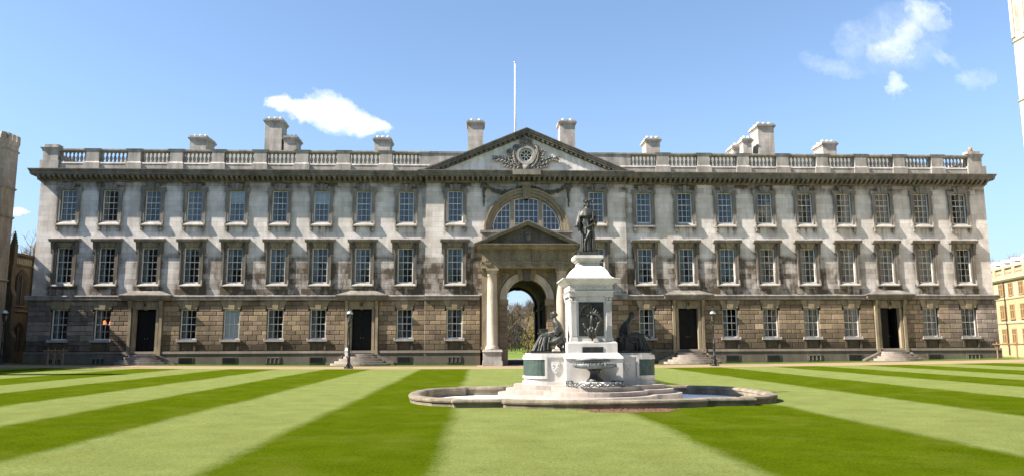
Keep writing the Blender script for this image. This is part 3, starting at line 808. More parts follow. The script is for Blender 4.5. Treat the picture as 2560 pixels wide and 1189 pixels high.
for i, x in enumerate(XG):
    if abs(x) < 33: basement(x, -.225, 'bars' if i % 3 != 1 else 'sash')
    else: basement(x, -.225, 'sash')
for s in (-1, 1): basement(s * XP, YP - .205, 'sash')

# string course
b = MB()
def string(x0, x1, yw, ends):
    b.fbox(x0, x1, yw, 4.54, 4.62, .12, .14, ends=ends); b.fbox(x0, x1, yw, 4.62, 4.86, .22, .24, ends=ends); b.fbox(x0, x1, yw, 4.86, 4.93, .27, .22, ends=ends)
string(-36.1, PX0, -.05, True); string(PX1, 36.1, -.05, True); string(PX0, -3.5, YP - .05, False); string(3.4, PX1, YP - .05, False)
b.build('string_course', 'trim', B)

# main cornice
b = MB(); mo = b
def cornice(x0, x1, yw, ends=True):
    for (z0, z1, p0, p1) in ((13.36, 13.46, .07, .12), (13.46, 13.74, .13, .13), (13.74, 13.80, .60, .62), (13.80, 13.98, .68, .70), (13.98, 14.15, .72, .82), (14.15, 14.20, .83, .83)):
        b.fbox(x0, x1, yw, z0, z1, p0, p1, ends=ends, ek=.70)
    n = int((x1 - x0) / .38)
    for k in range(n + 1):
        x = x0 + .08 + (x1 - x0 - .16) * k / n
        mo.poly([(yw - .10, 13.47), (yw - .35, 13.49), (yw - .60, 13.62), (yw - .64, 13.79), (yw - .10, 13.79)], x - .09, x + .09, 'x')
cornice(-36, PX0 - .3, 0); cornice(PX1 + .3, 36, 0); cornice(PX0, PX1, YP - .06, True)
for s in (-1, 1):
    x = 36.0 * s; b.box(min(x, x + .6 * s), max(x, x + .6 * s), .03, 14.5, 13.8, 14.19)
    for k in range(36): y = .3 + k * .38; mo.box(min(x, x + .48 * s), max(x, x + .48 * s), y, y + .17, 13.56, 13.81)
b.build('cornice', 'cornice', B)

# balustrade
BY = -0.02
PED = [10.6, 13.8, 16.9, 20.02, 23.15, 26.22, 29.3, 32.35]
BAL = {}
for s in (-1, 1):
    b = MB(); x0, x1 = sorted((s * 36.05, s * 7.3))
    b.fbox(x0, x1, BY, 14.2, 14.72, .10, .10, yb=.5, ends=False); b.fbox(x0, x1, BY, 14.72, 14.84, .13, .05, yb=.48, ends=False)
    b.fbox(x0, x1, BY, 15.66, 15.74, .04, .08, yb=.40, ends=False); b.fbox(x0, x1, BY, 15.74, 15.84, .12, .12, yb=.46, ends=False)
    xa, xb = sorted((s * 3.9, s * 8.1)); b.box(xa, xb, BY - .05, .4, 14.3, 15.7); xa, xb = sorted((s * 3.9, s * 7.3)); b.fbox(xa, xb, BY, 15.7, 15.84, .1, .12, yb=.46, ends=False)
    for z0, z1 in ((14.2, 14.84), (15.66, 15.84)):
        x = 36.05 * s; b.box(min(x, x - .45 * s), max(x, x - .45 * s), .5, 14, z0, z1)
    for k in range(40):
        b.lathe([(.1, 14.84), (.05, 15.0), (.105, 15.2), (.045, 15.5), (.09, 15.66)], (35.82 * s, 1.0 + k * .32, 0), 6)
    bal = BAL[s] = b.build('balustrade', 'pale', B)
    for x in PED:
        pr = MB(); x *= s
        pr.fbox(x - .42, x + .42, BY - .03, 14.2, 14.78, .16, .16, yb=.52); pr.fbox(x - .42, x + .42, BY - .03, 14.78, 14.9, .16, .06, yb=.5)
        pr.fbox(x - .46, x + .46, BY - .03, 14.9, 15.68, .05, .05, yb=.45, ends=False); pr.fbox(x - .5, x + .5, BY - .03, 15.68, 15.87, .06, .12, yb=.5)
        pr.build('balustrade_pier', 'pale', bal)
    x = 35.4 * s; pr = MB()
    pr.fbox(x - .5, x + .6 if s > 0 else x + .5, BY - .03, 14.2, 14.95, .18, .18, yb=.7); pr.fbox(x - .55, x + .55, BY - .03, 14.95, 15.78, .06, .06, yb=.65, ends=False)
    pr.fbox(x - .55, x + .55, BY - .03, 15.78, 15.92, .08, .2, yb=.8); pr.box(x - .5, x + .5, BY - .05, .6, 15.92, 16.18)
    pr.build('corner_pier', 'pale', bal)
bm = MB(); bm.lathe([(.115, 0), (.115, .06), (.06, .10), (.075, .16), (.115, .30), (.10, .42), (.05, .56), (.045, .62), (.08, .66), (.06, .70), (.10, .76), (.10, .82)], n=10)
bp = bm.build('baluster', 'pale', BAL[-1], smooth=True)
edges = [8.0] + PED + [34.9]; spots = []
for s in (-1, 1):
    for k in range(9):
        a = edges[k] + (.5 if k else .08); c = edges[k + 1] - (.5 if k < 8 else .06)
        n = 7
        for q in range(n): spots.append((s * (a + (c - a) * (q + .5) / n), k * 7 + q if s > 0 else -1))
spots.sort(key=lambda e: e[0])
stuff = MB()
used = False
indiv = [e for e in spots if e[0] < 21.0]; indiv = indiv[:98]
for e in spots:
    if e in indiv:
        o = bp if not used else bp.copy()
        if used: COL.objects.link(o)
        used = True; o.parent = BAL[-1 if e[0] < 0 else 1]; o.location = (e[0], .18, 14.84)
    else: stuff.lathe([(.115, 0), (.115, .06), (.06, .10), (.075, .16), (.115, .30), (.10, .42), (.05, .56), (.045, .62), (.08, .66), (.06, .70), (.10, .76), (.10, .82)], (e[0], .18, 14.84), 10)
tag(stuff.build('balusters', 'pale', BAL[1], smooth=True), kind='stuff')

# roof (low, mostly hidden) and pavilion gable roof
b = MB(); b.m = 0
b.quadbox([(-33.2, .9, 14.1), (35.2, .9, 14.1), (35.2, 13.4, 14.1), (-33.2, 13.4, 14.1), (-30.2, 3.1, 16.40), (31.6, 3.1, 16.40), (31.6, 11.0, 16.4), (-30.2, 11.0, 16.4)])
AP = (0.06, 17.62); TL, TRr = (-8.05, 14.2), (8.12, 14.2)
b.poly([(-7.7, 14.22), (7.75, 14.22), (AP[0], 17.42)], YP, 9.0)
b.poly([(-35.4, 13.7), (35.4, 13.7), (35.4, 14.1), (-35.4, 14.1)], .5, 13.6)
roof = b.build('roof', 'roofm', B)

def chimney(x0, x1, y0, y1, zt_, pots=3, base=False, name='chimney'):
    c = MB(); cx, cy = (x0 + x1) / 2, (y0 + y1) / 2
    c.box(x0, x1, y0, y1, 14.15, zt_ - .42)
    if base: c.box(x0 - .12, x1 + .12, y0 - .12, y1 + .12, 14.15, 16.25)
    for z0, z1, e in ((zt_ - .42, zt_ - .30, .06), (zt_ - .30, zt_ - .16, .16), (zt_ - .158, zt_, .06)):
        c.quadbox([(x0 - e * .8, y0 - e * .8, z0), (x1 + e * .8, y0 - e * .8, z0), (x1 + e * .8, y1 + e * .8, z0), (x0 - e * .8, y1 + e * .8, z0), (x0 - e, y0 - e, z1), (x1 + e, y0 - e, z1), (x1 + e, y1 + e, z1), (x0 - e, y1 + e, z1)])
    o = c.build(name, 'chim', roof)
    # chimney_pot kept as geometry of the stack's top course: small sunlit pots
    q = MB(); n = pots
    for r in range(2):
        for k in range(n): q.lathe([(.13, 0), (.12, .2), (.10, .22), (.02, .23)], (x0 + (x1 - x0) * (k + .5) / n, y0 + (y1 - y0) * (r + .5) / 2, zt_ - .0), 8)
    return o, q
pots = MB()
for (x0, x1, d, zt_, n, bs) in ((-27.62, -26.3, 2.0, 18.6, 3, 0), (-21.5, -20.1, 1.6, 20.15, 3, 1), (-19.9, -18.85, 1.6, 18.65, 3, 0), (-12.35, -11.05, 1.6, 18.6, 3, 0),
                                (-4.5, -3.2, 1.6, 20.15, 2, 0), (3.35, 4.65, 1.6, 20.25, 2, 0), (10.75, 11.95, 1.6, 18.75, 3, 0), (18.65, 19.25, 1.4, 18.45, 1, 0), (19.2, 19.95, 1.1, 18.8, 2, 0), (20.55, 21.95, 1.8, 20.1, 3, 1), (26.2, 27.4, 1.8, 18.55, 3, 0)):
    y0 = 6.0 if x0 != 18.65 else 7.0
    o, q = chimney(x0, x1, y0, y0 + d, zt_, n, bs)
    q.build('chimney_pot_row', 'pot', roof)
o, q = chimney(3.0, 3.5, 8.5, 9.6, 18.6, 1); q.build('chimney_pot_row', 'pot', roof)
o, q = chimney(-3.3, -2.85, 8.5, 9.6, 18.5, 1); q.build('chimney_pot_row', 'pot', roof)
b = MB(); b.lathe([(.16, 0), (.13, .3), (.16, .36), (.02, .37)], (35.4, .3, 16.18), 10); b.build('chimney_pot', 'terra', roof, smooth=True)

# flagpole
F = empty('flagpole', (-.62, 3.0, 16.9)); tag(F, 'tall thin white flagpole rising bare behind the central pediment', 'flagpole')
b = MB(); b.lathe([(.085, 0), (.075, 3), (.05, 7.2)], n=10); b.build('pole', 'white', F, smooth=True)
b = MB(); b.ball((0, 0, 7.28), .1, n=10, m=8); b.build('finial', 'silver', F, smooth=True)

# great pediment
b = MB()
b.poly([(-7.5, 14.21), (7.6, 14.21), (AP[0], 17.35)], YP - .06, YP + .25)
ped = b.build('pediment', 'tymp', B)
b = MB(); mo = b
def rake(b, A, Bp, o0, o1, y0, y1):     # band between offsets (perpendicular, downwards) along A->B, mitred at apex
    ax, az = A; bx, bz = Bp; L = sqrt((bx - ax) ** 2 + (bz - az) ** 2); s_ = (bz - az) / (bx - ax)
    k = L / abs(bx - ax)
    def vz(o): return o * k
    pts = [(ax, az - vz(o0)), (bx, bz - vz(o0)), (bx, bz - vz(o1)), (ax, az - vz(o1))]
    b.poly(pts, y0, y1)
for E in (TL, TRr):
    yq = YP - .08
    rake(b, AP, E, 0.0, .07, yq - .42, .6); rake(b, AP, E, .07, .20, yq - .37, .55)
    # start lower layers a little inwards so they die on the horizontal cornice
    E2 = (E[0] * .955, AP[1] + (E[1] - AP[1]) * .955)
    rake(b, AP, E2, .20, .36, yq - .31, .5); rake(b, AP, E2, .36, .54, yq - .06, .3)
    E3 = (E[0] * .91, AP[1] + (E[1] - AP[1]) * .91)
    for k in range(20):
        tt = (k + .5) / 20.5; x = AP[0] + (E3[0] - AP[0]) * tt; zc = AP[1] + (E3[1] - AP[1]) * tt - .40
        sl_ = (E[1] - AP[1]) / (E[0] - AP[0])
        q = [(x - .085, zc - .085 * sl_), (x + .085, zc + .085 * sl_), (x + .085, zc + .085 * sl_ - .16), (x - .085, zc - .085 * sl_ - .16)]
        mo.poly(q, yq - .27, yq - .03)
b.build('raking_cornice', 'cornice', ped)
# oculus and carved cartouche
oc = MB(); OX, OZ = .02, 15.50; yo = YP - .08
def ringx(b, r0, r1, y0, y1, n=32, cx=OX, cz=OZ):
    rs = []
    for k in range(n):
        a = 2 * pi * k / n; rs.append([(cx + r * cos(a), y, cz + r * sin(a)) for r, y in ((r0, y0), (r1, y0), (r1, y1), (r0, y1))])
    b.rings(rs, closed=True)
ringx(oc, .56, .74, yo - .20, yo + .02); ringx(oc, .46, .56, yo - .12, yo + .02)
oc.build('oculus_frame', 'pale', ped)
oc = MB(); ringx(oc, .40, .47, yo - .06, yo - .01); ringx(oc, .09, .14, yo - .055, yo - .012, 16)
for k in range(8):
    a = 2 * pi * k / 8 + pi / 8; oc.tube([(OX + .12 * cos(a), yo - .035, OZ + .12 * sin(a)), (OX + .42 * cos(a), yo - .035, OZ + .42 * sin(a))], .028, 4)
oc.build('oculus_bars', 'white', ped)
oc = MB(); oc.poly([(OX + .45 * cos(2 * pi * k / 24), OZ + .45 * sin(2 * pi * k / 24)) for k in range(24)], yo - .012, yo + .03); oc.build('oculus_glass', 'room', ped)
e = MB(); ye = YP - .15
def spiral(b, cx, cz, r0, turns, a0, sgn, rad):
    pts = []; n = int(16 * turns)
    for k in range(n + 1):
        tt = k / n; a = a0 + sgn * 2 * pi * turns * tt; r = r0 * (1 - .8 * tt); pts.append((cx + r * cos(a), ye - .04 - .05 * tt, cz + r * sin(a)))
    b.tube(pts, [rad * (1 - .4 * k / n) for k in range(n + 1)], 6)
for s in (-1, 1):
    e.tube([(OX + s * q[0], ye - .05, OZ + q[1]) for q in ((.22, -.95), (.6, -.8), (.85, -.4), (.95, .1), (.9, .5), (.7, .75))], [.06, .1, .1, .1, .1, .08], 7)
    e.tube([(OX + s * q[0], ye - .02, OZ + q[1]) for q in ((.75, -.35), (.82, .1), (.75, .45))], [.1, .12, .1], 7)
    spiral(e, OX + s * .72, OZ + .58, .26, 1.4, 0 if s > 0 else pi, -s * -1, .06)
    spiral(e, OX + s * .38, OZ + .80, .2, 1.2, pi if s > 0 else 0, s, .06)
    spiral(e, OX + s * .3, OZ - 1.0, .18, 1.2, pi / 2, s, .05)
    spiral(e, OX + s * .34, OZ + 1.12, .17, 1.3, pi if s > 0 else 0, s, .05)
    # foliage sprays
    rl = random.Random(4)
    for (path, nl, ll) in ((((.25, -.85), (.9, -.72), (1.45, -.42), (1.95, -.25), (2.35, -.28)), 9, .30), (((.7, -.75), (1.0, -.35), (1.15, .05), (1.3, .32)), 6, .26), (((.4, -.9), (1.0, -.88), (1.55, -.72)), 5, .28)):
        pts = [Vector((OX + s * q[0], ye - .03, OZ + q[1])) for q in path]
        e.tube(pts, [.05, .045, .04, .035, .02][:len(pts)], 6)
        for k in range(nl):
            tt = (k + .6) / nl * (len(pts) - 1); i = min(int(tt), len(pts) - 2); p = pts[i].lerp(pts[i + 1], tt - i); d = (pts[i + 1] - pts[i]).normalized()
            nrm = Vector((-d.z, 0, d.x))
            for sd in (-1, 1):
                dd = (d * .75 + nrm * sd * .8).normalized(); L = ll * rl.uniform(.8, 1.15)
                e.leaf(p, p + dd * L + Vector((0, -.06, 0)), .085, .8)
                e.ball(p + dd * L + Vector((0, -.07, 0)), .045, n=6, m=4)
        e.leaf(pts[-1], pts[-1] + (pts[-1] - pts[-2]).normalized() * .22, .07, .8)
# crown-like top
for k in range(7):
    a = pi * (k + .5) / 7; e.leaf((OX + .22 * cos(a), ye - .06, OZ + .95 + .1 * sin(a)), (OX + .5 * cos(a), ye - .12, OZ + 1.05 + .42 * sin(a)), .08, .8)
e.ball((OX, ye - .08, OZ + 1.0), .2, .1, .14); e.ball((OX, ye - .12, OZ + 1.32), .1, .08, .13)
e.poly([(OX - .2, 14.25), (OX + .2, 14.25), (OX + .26, 14.75), (OX - .26, 14.75)], ye - .14, YP + .02)
e.build('carved_cartouche', 'emblem', ped, smooth=True)
b = MB(); b.box(OX - 1.05, OX + 1.05, YP - .98, YP - .895, 13.84, 14.24); b.box(OX - .62, OX + .62, YP - .4, YP - .1, 13.1, 13.37); b.build('cornice_break', 'trim', ped)

# ------------------------------------------------------------------ portico and passage
PC = -.06; PF = -1.35; AR = 1.45; AS = 4.55
P = MB(); tmpb = MB()
arch_fill(tmpb, PC, AS, AR, PC - 2.05, PC + 2.05, -.3, 6.75, PF, 32, PF + .9)
for xa, xb in ((PC - 3.2, PC - 2.05), (PC + 2.05, PC + 3.2)): tmpb.box(xa, xb, PF + .002, YP + .05, -.3, 6.75)
tmpb.box(PC - 3.2, PC + 3.2, PF + .3, YP + .05, 6.45, 6.75)
tmpb.build('portico', 'gold', B); por = B
for s in (-1, 1):                           # side piers (pilaster behind the columns)
    b = MB(); x = PC + s * 3.0; b.box(x - .27, x + .27, PF - .16, PF + .01, .95, 6.55)
    b.box(x - .33, x + .33, PF - .22, PF + .01, .95, 1.15); b.fbox(x - .27, x + .27, PF, 6.4, 6.55, .2, .24)
    b.fbox(x - .27, x + .27, PF, 6.57, 6.75, .26, .28)
    b.build('pilaster', 'gold', por)
for s in (-1, 1):
    x = PC + s * 2.5 - (.02 if s < 0 else 0)
    c = MB(); c.lathe([(.50, .0), (.50, .10), (.46, .14), (.47, .2), (.41, .26), (.385, .30), (.385, 1.8), (.375, 3.2), (.35, 4.6), (.335, 5.28), (.37, 5.30), (.37, 5.34), (.335, 5.36), (.34, 5.48), (.43, 5.58), (.45, 5.62)], n=28)
    co = c.build('column', 'column', por, (x, PF - .42, .95), smooth=False)
    for pl in co.data.polygons: pl.use_smooth = abs(pl.normal.z) < .9
    q = MB(); q.box(-.46, .46, -.46, .46, 5.62, 5.80); q.build('capital', 'gold', co)
    q = MB(); q.fbox(-.62, .62, -.62, -1.25, -.80, .10, .08, yb=.9); q.fbox(-.62, .62, -.62, -.80, -.16, .02, .02, yb=.9); q.fbox(-.62, .62, -.62, -.16, -.002, .10, .04, yb=.9)
    q.build('pedestal', 'pale', co)
b = MB(); yA = PF - .84                      # entablature
def ent(z0, z1, p0, p1): b.fbox(PC - 3.28, PC + 3.28, yA, z0, z1, p0, p1, yb=YP)
ent(6.752, 7.12, 0, 0); ent(7.12, 7.22, .05, .07); ent(7.22, 8.02, -.02, -.02); ent(8.02, 8.14, .05, .10); 
for (z0, z1, p0, p1) in ((8.14, 8.30, .34, .36), (8.30, 8.42, .42, .50), (8.42, 8.46, .52, .52)): ent(z0, z1, p0, p1)
b.build('entablature', 'gold', por)
tr = MB()
TX = [-2.95, -2.4, -1.6, -.53, .53, 1.6, 2.4, 2.95]; TX = [-2.85, -1.72, -.58, .58, 1.72, 2.85]
for x in TX:
    for q in (-.14, 0, .14): tr.box(PC + x + q - .05, PC + x + q + .05, yA - .06, yA + .03, 7.25, 7.92)
    tr.box(PC + x - .23, PC + x + .23, yA - .075, yA + .03, 7.92, 8.02); tr.box(PC + x - .23, PC + x + .23, yA - .10, yA - .0, 7.03, 7.10)
    for q in (-.15, -.05, .05, .15): tr.box(PC + x + q - .025, PC + x + q + .025, yA - .09, yA, 6.93, 7.03)
    tr.box(PC + x - .23, PC + x + .23, yA - .32, yA, 8.08, 8.138)
for x in (-2.28, -1.15, 0, 1.15, 2.28):
    for k in range(6): a = pi * k / 3; tr.ball((PC + x + .13 * cos(a), yA - .02, 7.58 + .14 * sin(a)), .075, .05, .075, n=6, m=4)
    tr.ball((PC + x, yA - .04, 7.58), .08, .06, .08, n=6, m=4)
tr.build('triglyph_frieze', 'gold', por)
b = MB(); b.poly([(PC - 3.3, 8.461), (PC + 3.3, 8.461), (PC, 9.92)], yA + .05, YP); 
gbl = b.build('portico_gable', 'soot', por)
b = MB(); A2 = (PC + .05, 10.16)
for E in ((PC - 3.86, 8.47), (PC + 3.86, 8.47)):
    rake(b, A2, E, 0, .06, yA - .56, YP); rake(b, A2, E, .06, .16, yA - .50, YP)
    E2 = (A2[0] + (E[0] - A2[0]) * .93, A2[1] + (E[1] - A2[1]) * .93); rake(b, A2, E2, .16, .27, yA - .40, YP)
b.build('raking_cornice', 'trim', gbl)
e = MB()
ex, ez, eyy = PC + .05, 8.98, yA + .02
e.poly([(ex - .2, 9.12), (ex + .2, 9.12), (ex + .22, 8.9), (ex + .1, 8.68), (ex, 8.6), (ex - .1, 8.68), (ex - .22, 8.9)], eyy - .06, eyy + .04)
for k in range(5): a_ = pi * (k + .5) / 5; e.leaf((ex + .1 * cos(a_), eyy, 9.14), (ex + .24 * cos(a_), eyy - .03, 9.2 + .22 * sin(a_)), .05, .7)
rl = random.Random(14)
for s in (-1, 1):
    for (path, nl) in ((((.15, 8.62), (.55, 8.72), (.95, 8.66), (1.4, 8.6), (1.95, 8.56)), 9), (((.2, 8.95), (.4, 9.08), (.62, 9.0), (.66, 8.86)), 4)):
        pp = [Vector((ex + s * q[0], eyy, q[1])) for q in path]; e.tube(pp, .032, 5)
        for k in range(nl):
            tt = (k + .5) / nl * (len(pp) - 1); i = min(int(tt), len(pp) - 2); p = pp[i].lerp(pp[i + 1], tt - i); d = (pp[i + 1] - pp[i]).normalized(); nn = Vector((-d.z, 0, d.x))
            for sd in (-1, 1): e.leaf(p, p + (d * .7 + nn * sd * .7) * rl.uniform(.10, .17), .04, .6)
e.build('carved_cartouche', 'cornice', gbl, smooth=True)
b = MB(); ks = MB()                          # archivolt, imposts, keystone, spandrels
for (r0, r1, p) in ((AR, AR + .20, .05), (AR + .20, AR + .42, .10), (AR + .42, AR + .52, .15)):
    n = 36
    for k in range(n):
        a0, a1 = pi * k / n, pi * (k + 1) / n
        Pp = [(PC - r * cos(a), PF - p, AS + r * sin(a)) for (r, a) in ((r0, a0), (r1, a0), (r1, a1), (r0, a1))]; Q = [(x_, PF + .05, z_) for (x_, y_, z_) in Pp]
        i = len(b.v); b.v += Pp + Q
        for q in ((0, 1, 2, 3), (0, 3, 7, 4), (1, 5, 6, 2)): b.face([i + e_ for e_ in q])
b.build('archivolt', 'column', por)
for s in (-1, 1):
    b = MB()
    xa, xb = sorted((PC + s * (AR - .10), PC + s * (AR + .55))); b.box(xa, xb, PF - .14, PF + .8, AS - .34, AS - .001); b.box(xa + (.04 if s < 0 else 0), xb - (0 if s < 0 else -.0), PF - .09, PF + .8, AS - .44, AS - .342)
    b.build('impost', 'gold', por)
b = MB(); b.poly([(PC - .2, AS + AR - .12), (PC + .2, AS + AR - .12), (PC + .28, 6.75), (PC - .28, 6.75)], PF - .30, PF); b.build('keystone', 'soot', por)
for s in (-1, 1):
    b = MB(); b.poly([(PC + s * .22, AS + AR - .02), (PC + s * .52, AS + AR - .1), (PC + s * .74, 6.74), (PC + s * .3, 6.74)], PF - .2, PF); b.build('voussoir', 'gold', por); b = MB()
    b.leaf((PC + s * 1.35, PF - .03, 6.42), (PC + s * 1.9, PF - .04, 5.95), .07, .6)
    for (p0, p1) in (((1.2, 6.3), (1.8, 6.5)), ((1.5, 6.4), (1.95, 5.9)), ((1.55, 6.1), (1.85, 5.6)), ((1.3, 6.45), (1.7, 6.1))): b.leaf((PC + s * p0[0], PF - .03, p0[1]), (PC + s * p1[0], PF - .05, p1[1]), .08, .7)
    b.build('spandrel_carving', 'gold', por)
# jamb rustication
for s in (-1, 1):
    b = MB(); xa, xb = sorted((PC + s * (AR - .06), PC + s * (AR + .6))); b.box(xa, xb, PF - .12, PF + .9, -.3, .985)
    for k in range(8):
        z0 = .98 + k * .392
        xa, xb = sorted((PC + s * (AR + .004), PC + s * (AR + .58))); tt = random.uniform(.8, 1.1); b.tone = (tt, tt, tt)
        b.bevbox(xa, xb, PF - .035, PF + .1, z0 + .006, z0 + .386, .03)
        b.box(min(PC + s * AR, PC + s * (AR - .03)), max(PC + s * AR, PC + s * (AR - .03)), PF + .02, PF + .86, z0 + .01, z0 + .382)
    o = b.build('jamb_blocks', 'rust', por, attrs=True); o.data.attributes.new('grime', 'FLOAT', 'POINT').data.foreach_set('value', [.2] * len(b.v))
# side faces of portico lower masses covered; passage vault
b = MB(); n = 20; rI2 = 1.9; y0, y1 = PF + .9, 13.6; pts = [(PC - rI2, -.25), (PC - rI2, AS)] + [(PC - rI2 * cos(pi * k / n), AS + rI2 * sin(pi * k / n)) for k in range(1, n)] + [(PC + rI2, AS), (PC + rI2, -.25)]
seg = 10
for j in range(seg):
    ya, yb = y0 + (y1 - y0) * j / seg, y0 + (y1 - y0) * (j + 1) / seg
    for k in range(len(pts) - 1):
        i = len(b.v); b.v += [(pts[k][0], ya, pts[k][1]), (pts[k + 1][0], ya, pts[k + 1][1]), (pts[k + 1][0], yb, pts[k + 1][1]), (pts[k][0], yb, pts[k][1])]; b.face([i, i + 1, i + 2, i + 3])
for yy_ in (4.0, 8.5):
    for (x_, s) in ((PC - rI2, 1), (PC + rI2, -1)): b.box(min(x_, x_ + .14 * s), max(x_, x_ + .14 * s), yy_, yy_ + .7, -.25, AS)
for s in (-1, 1): xa, xb = sorted((PC + s * rI2, PC + s * (rI2 - .12))); b.box(xa, xb, y0 + .02, y1, AS - .4, AS - .1)
arch_fill(b, PC, AS, AR, PC - 1.95, PC + 1.95, -.25, 6.75, PF + .9, 24, None)
b.build('passage', 'soffit', B)
b = MB(); arch_fill(b, PC + .12, 4.72, 1.55, PC - 1.95, PC + 1.95, -.25, 6.6, 13.0, 24, 14.1); arch_fill(b, PC + .12, 4.72, 1.55, PC - 1.95, PC + 1.95, -.25, 6.6, 14.1, 24, None)
for s in (-1, 1): xa, xb = sorted((PC + .12 + s * 1.45, PC + .12 + s * 1.9)); b.box(xa, xb, 12.9, 14.15, 4.3, 4.65)
b.poly([(PC - .1, 6.15), (PC + .34, 6.15), (PC + .4, 6.6), (PC - .16, 6.6)], 12.9, 13.0)
b.build('far_arch', 'soffit', B)

# ------------------------------------------------------------------ doors
def make_door():
    d = MB()                                  # stone doorcase = the doorway object
    for s in (-1, 1):
        xa, xb = sorted((s * .74, s * .94)); d.box(xa, xb, -.16, .25, .95, 3.95)
        xa, xb = sorted((s * .74, s * 1.0)); d.box(xa, xb, -.22, .25, .60, .948)
        xa, xb = sorted((s * 1.0, s * 1.2)); d.box(xa, xb, -.24, .02, .95, 4.0); d.box(xa - .03, xb + .03, -.29, .02, .6, .948)
        d.poly([(.02, 3.7), (-.24, 3.72), (-.28, 4.0), (-.46, 4.45), (-.46, 4.54), (.02, 4.54)], xa, xb, 'x')
    d.box(-1.0, 1.0, -.12, .02, 3.97, 4.54)
    o = d.build('doorway', 'gold')
    f = MB(); fan(f, 0, 3.92, 4.50, .74, .96, 7, -.17, -.08, key=.07); f.build('keystone', 'gold', o)
    h = MB(); h.fbox(-1.28, 1.28, 0, 4.545, 4.66, .42, .46); h.fbox(-1.28, 1.28, 0, 4.66, 4.88, .52, .56); h.fbox(-1.28, 1.28, 0, 4.88, 4.955, .62, .62)
    h.quadbox([(-1.85, -.6, 4.956), (1.85, -.6, 4.956), (1.85, .02, 4.956), (-1.85, .02, 4.956), (-.9, -.16, 5.26), (.9, -.16, 5.26), (.9, .02, 5.30), (-.9, .02, 5.30)])
    for i, v_ in enumerate(h.v[-8:]): pass
    h.build('hood', 'cornice', o)
    for s in (-1, 1):
        q = MB(); xa, xb = sorted((s * .006, s * .73)); q.box(xa, xb, .20, .26, .78, 3.93)
        for (z0, z1) in ((.95, 1.55), (1.7, 2.75), (2.9, 3.4), (3.5, 3.82)):
            q.bevbox(xa + .1, xb - .1, .175, .205, z0, z1, .02)
        lf = q.build('door_leaf', 'door', o)
        k = MB(); k.ball((s * .1, .15, 1.82), .03, n=8, m=6); k.tube([(s * .1, .15, 1.82), (s * .1, .2, 1.82)], .012, 6); k.build('door_handle', 'brass', o)
    t_ = MB(); t_.box(-.74, .74, -.05, .30, .66, .779); t_.build('threshold', 'stepstone', o)
    l = MB(); l.tube([(0, -.10, 4.5), (0, -.34, 4.48), (0, -.36, 4.38)], .014, 5); l.lathe([(.02, .0), (.09, -.02), (.075, -.2), (.04, -.26), (.01, -.27)], (0, -.36, 4.38), 8); l.build('hanging_lantern', 'iron', o)
    st = MB()
    for k in range(5):
        z1 = .66 - .165 * k; z0 = -.4 if k == 4 else z1 - .165; a = .95 + .30 * k; dd = .62 + .33 * k; z1 -= .001
        n = 26; pts = [(-a, -.05)] + [(-a * cos(pi * i / n), -.22 - dd * max(0.0, sin(pi * i / n)) ** .8) for i in range(n + 1)] + [(a, -.05)]
        st.poly(pts, z0 + .002, z1, 'z')
    st.build('steps', 'stepstone', o)
    for s in (-1, 1):
        pl = MB()
        pl.quadbox([(min(s * 1.25, s * 2.5), -.75, -.4), (max(s * 1.25, s * 2.5), -.75, -.4), (max(s * 1.25, s * 2.5), -.2, -.4), (min(s * 1.25, s * 2.5), -.2, -.4)] +
                   ([(1.25, -.62, .60), (2.45, -.70, .05), (2.45, -.2, .05), (1.25, -.2, .60)] if s > 0 else [(-2.45, -.70, .05), (-1.25, -.62, .60), (-1.25, -.2, .60), (-2.45, -.2, .05)]))
        pl.build('step_flank', 'plinth', o)
    return o
dp = make_door()
for i, x in enumerate(DOORS):
    o = dp if i == 0 else copy_tree(dp)
    o.parent = B; o.location = (x, 0, 0)
# right-most doorway: one leaf stands open
for c in kids(o):
    if (c.name.startswith('door_leaf') and max(v_.co.x for v_ in c.data.vertices) > .5) or (c.name.startswith('door_handle') and min(v_.co.x for v_ in c.data.vertices) > 0):
        c.location = (.70, .23, 0); c.rotation_euler.z = R(-78)
        c.data = c.data.copy()
        for v_ in c.data.vertices: v_.co.x -= .73; v_.co.y -= .23
        if c.name.startswith('door_leaf'): tag(c, 'door leaf standing open')

# box of leaflets beside the second door
L = empty('leaflet_bin', (-13.0, -.85, .50)); tag(L, 'white bin with papers on the doorsteps behind a lamp post', 'bin')
b = MB(); b.quadbox([(-.15, -.15, 0), (.15, -.15, 0), (.15, .15, 0), (-.15, .15, 0), (-.19, -.19, .42), (.19, -.19, .42), (.19, .19, .42), (-.19, .19, .42)]); b.build('bin_body', 'paper', L)
b = MB(); b.box(-.16, .02, -.1, -.05, .42, .62); b.box(-.02, .17, 0, .04, .42, .58); b.box(-.2, .2, -.2, .2, .385, .41); b.build('papers', 'blind', L)
# ------------------------------------------------------------------ FOUNTAIN MONUMENT
FN = empty('fountain_monument', (MX, MY, MZ))
tag(FN, 'tall white stone fountain pedestal rising from a wide low kerbed basin on the lawn', 'fountain')
# basin kerb
pts = KP
prof = [(0, -.15), (0, .115), (.035, .12), (.045, .16), (.03, .205), (-.05, .225), (-.22, .225), (-.28, .20), (-.30, .14), (-.27, .115), (-.27, -.155)]
b = MB(); secs = [[(x + OC[0], y + OC[1], z) for x, y in offs(pts, o_)] for o_, z in prof]
rs = [[secs[k][i] for k in range(len(prof))] for i in range(len(pts))]
b.rings(rs, closed=True); b.build('basin_kerb', 'rim', FN)
b = MB(); ip = offs(pts, -.3); b.poly([(x + OC[0], y + OC[1]) for x, y in ip], -.15, -.05, 'z'); b.build('pool_floor', 'pool', FN)
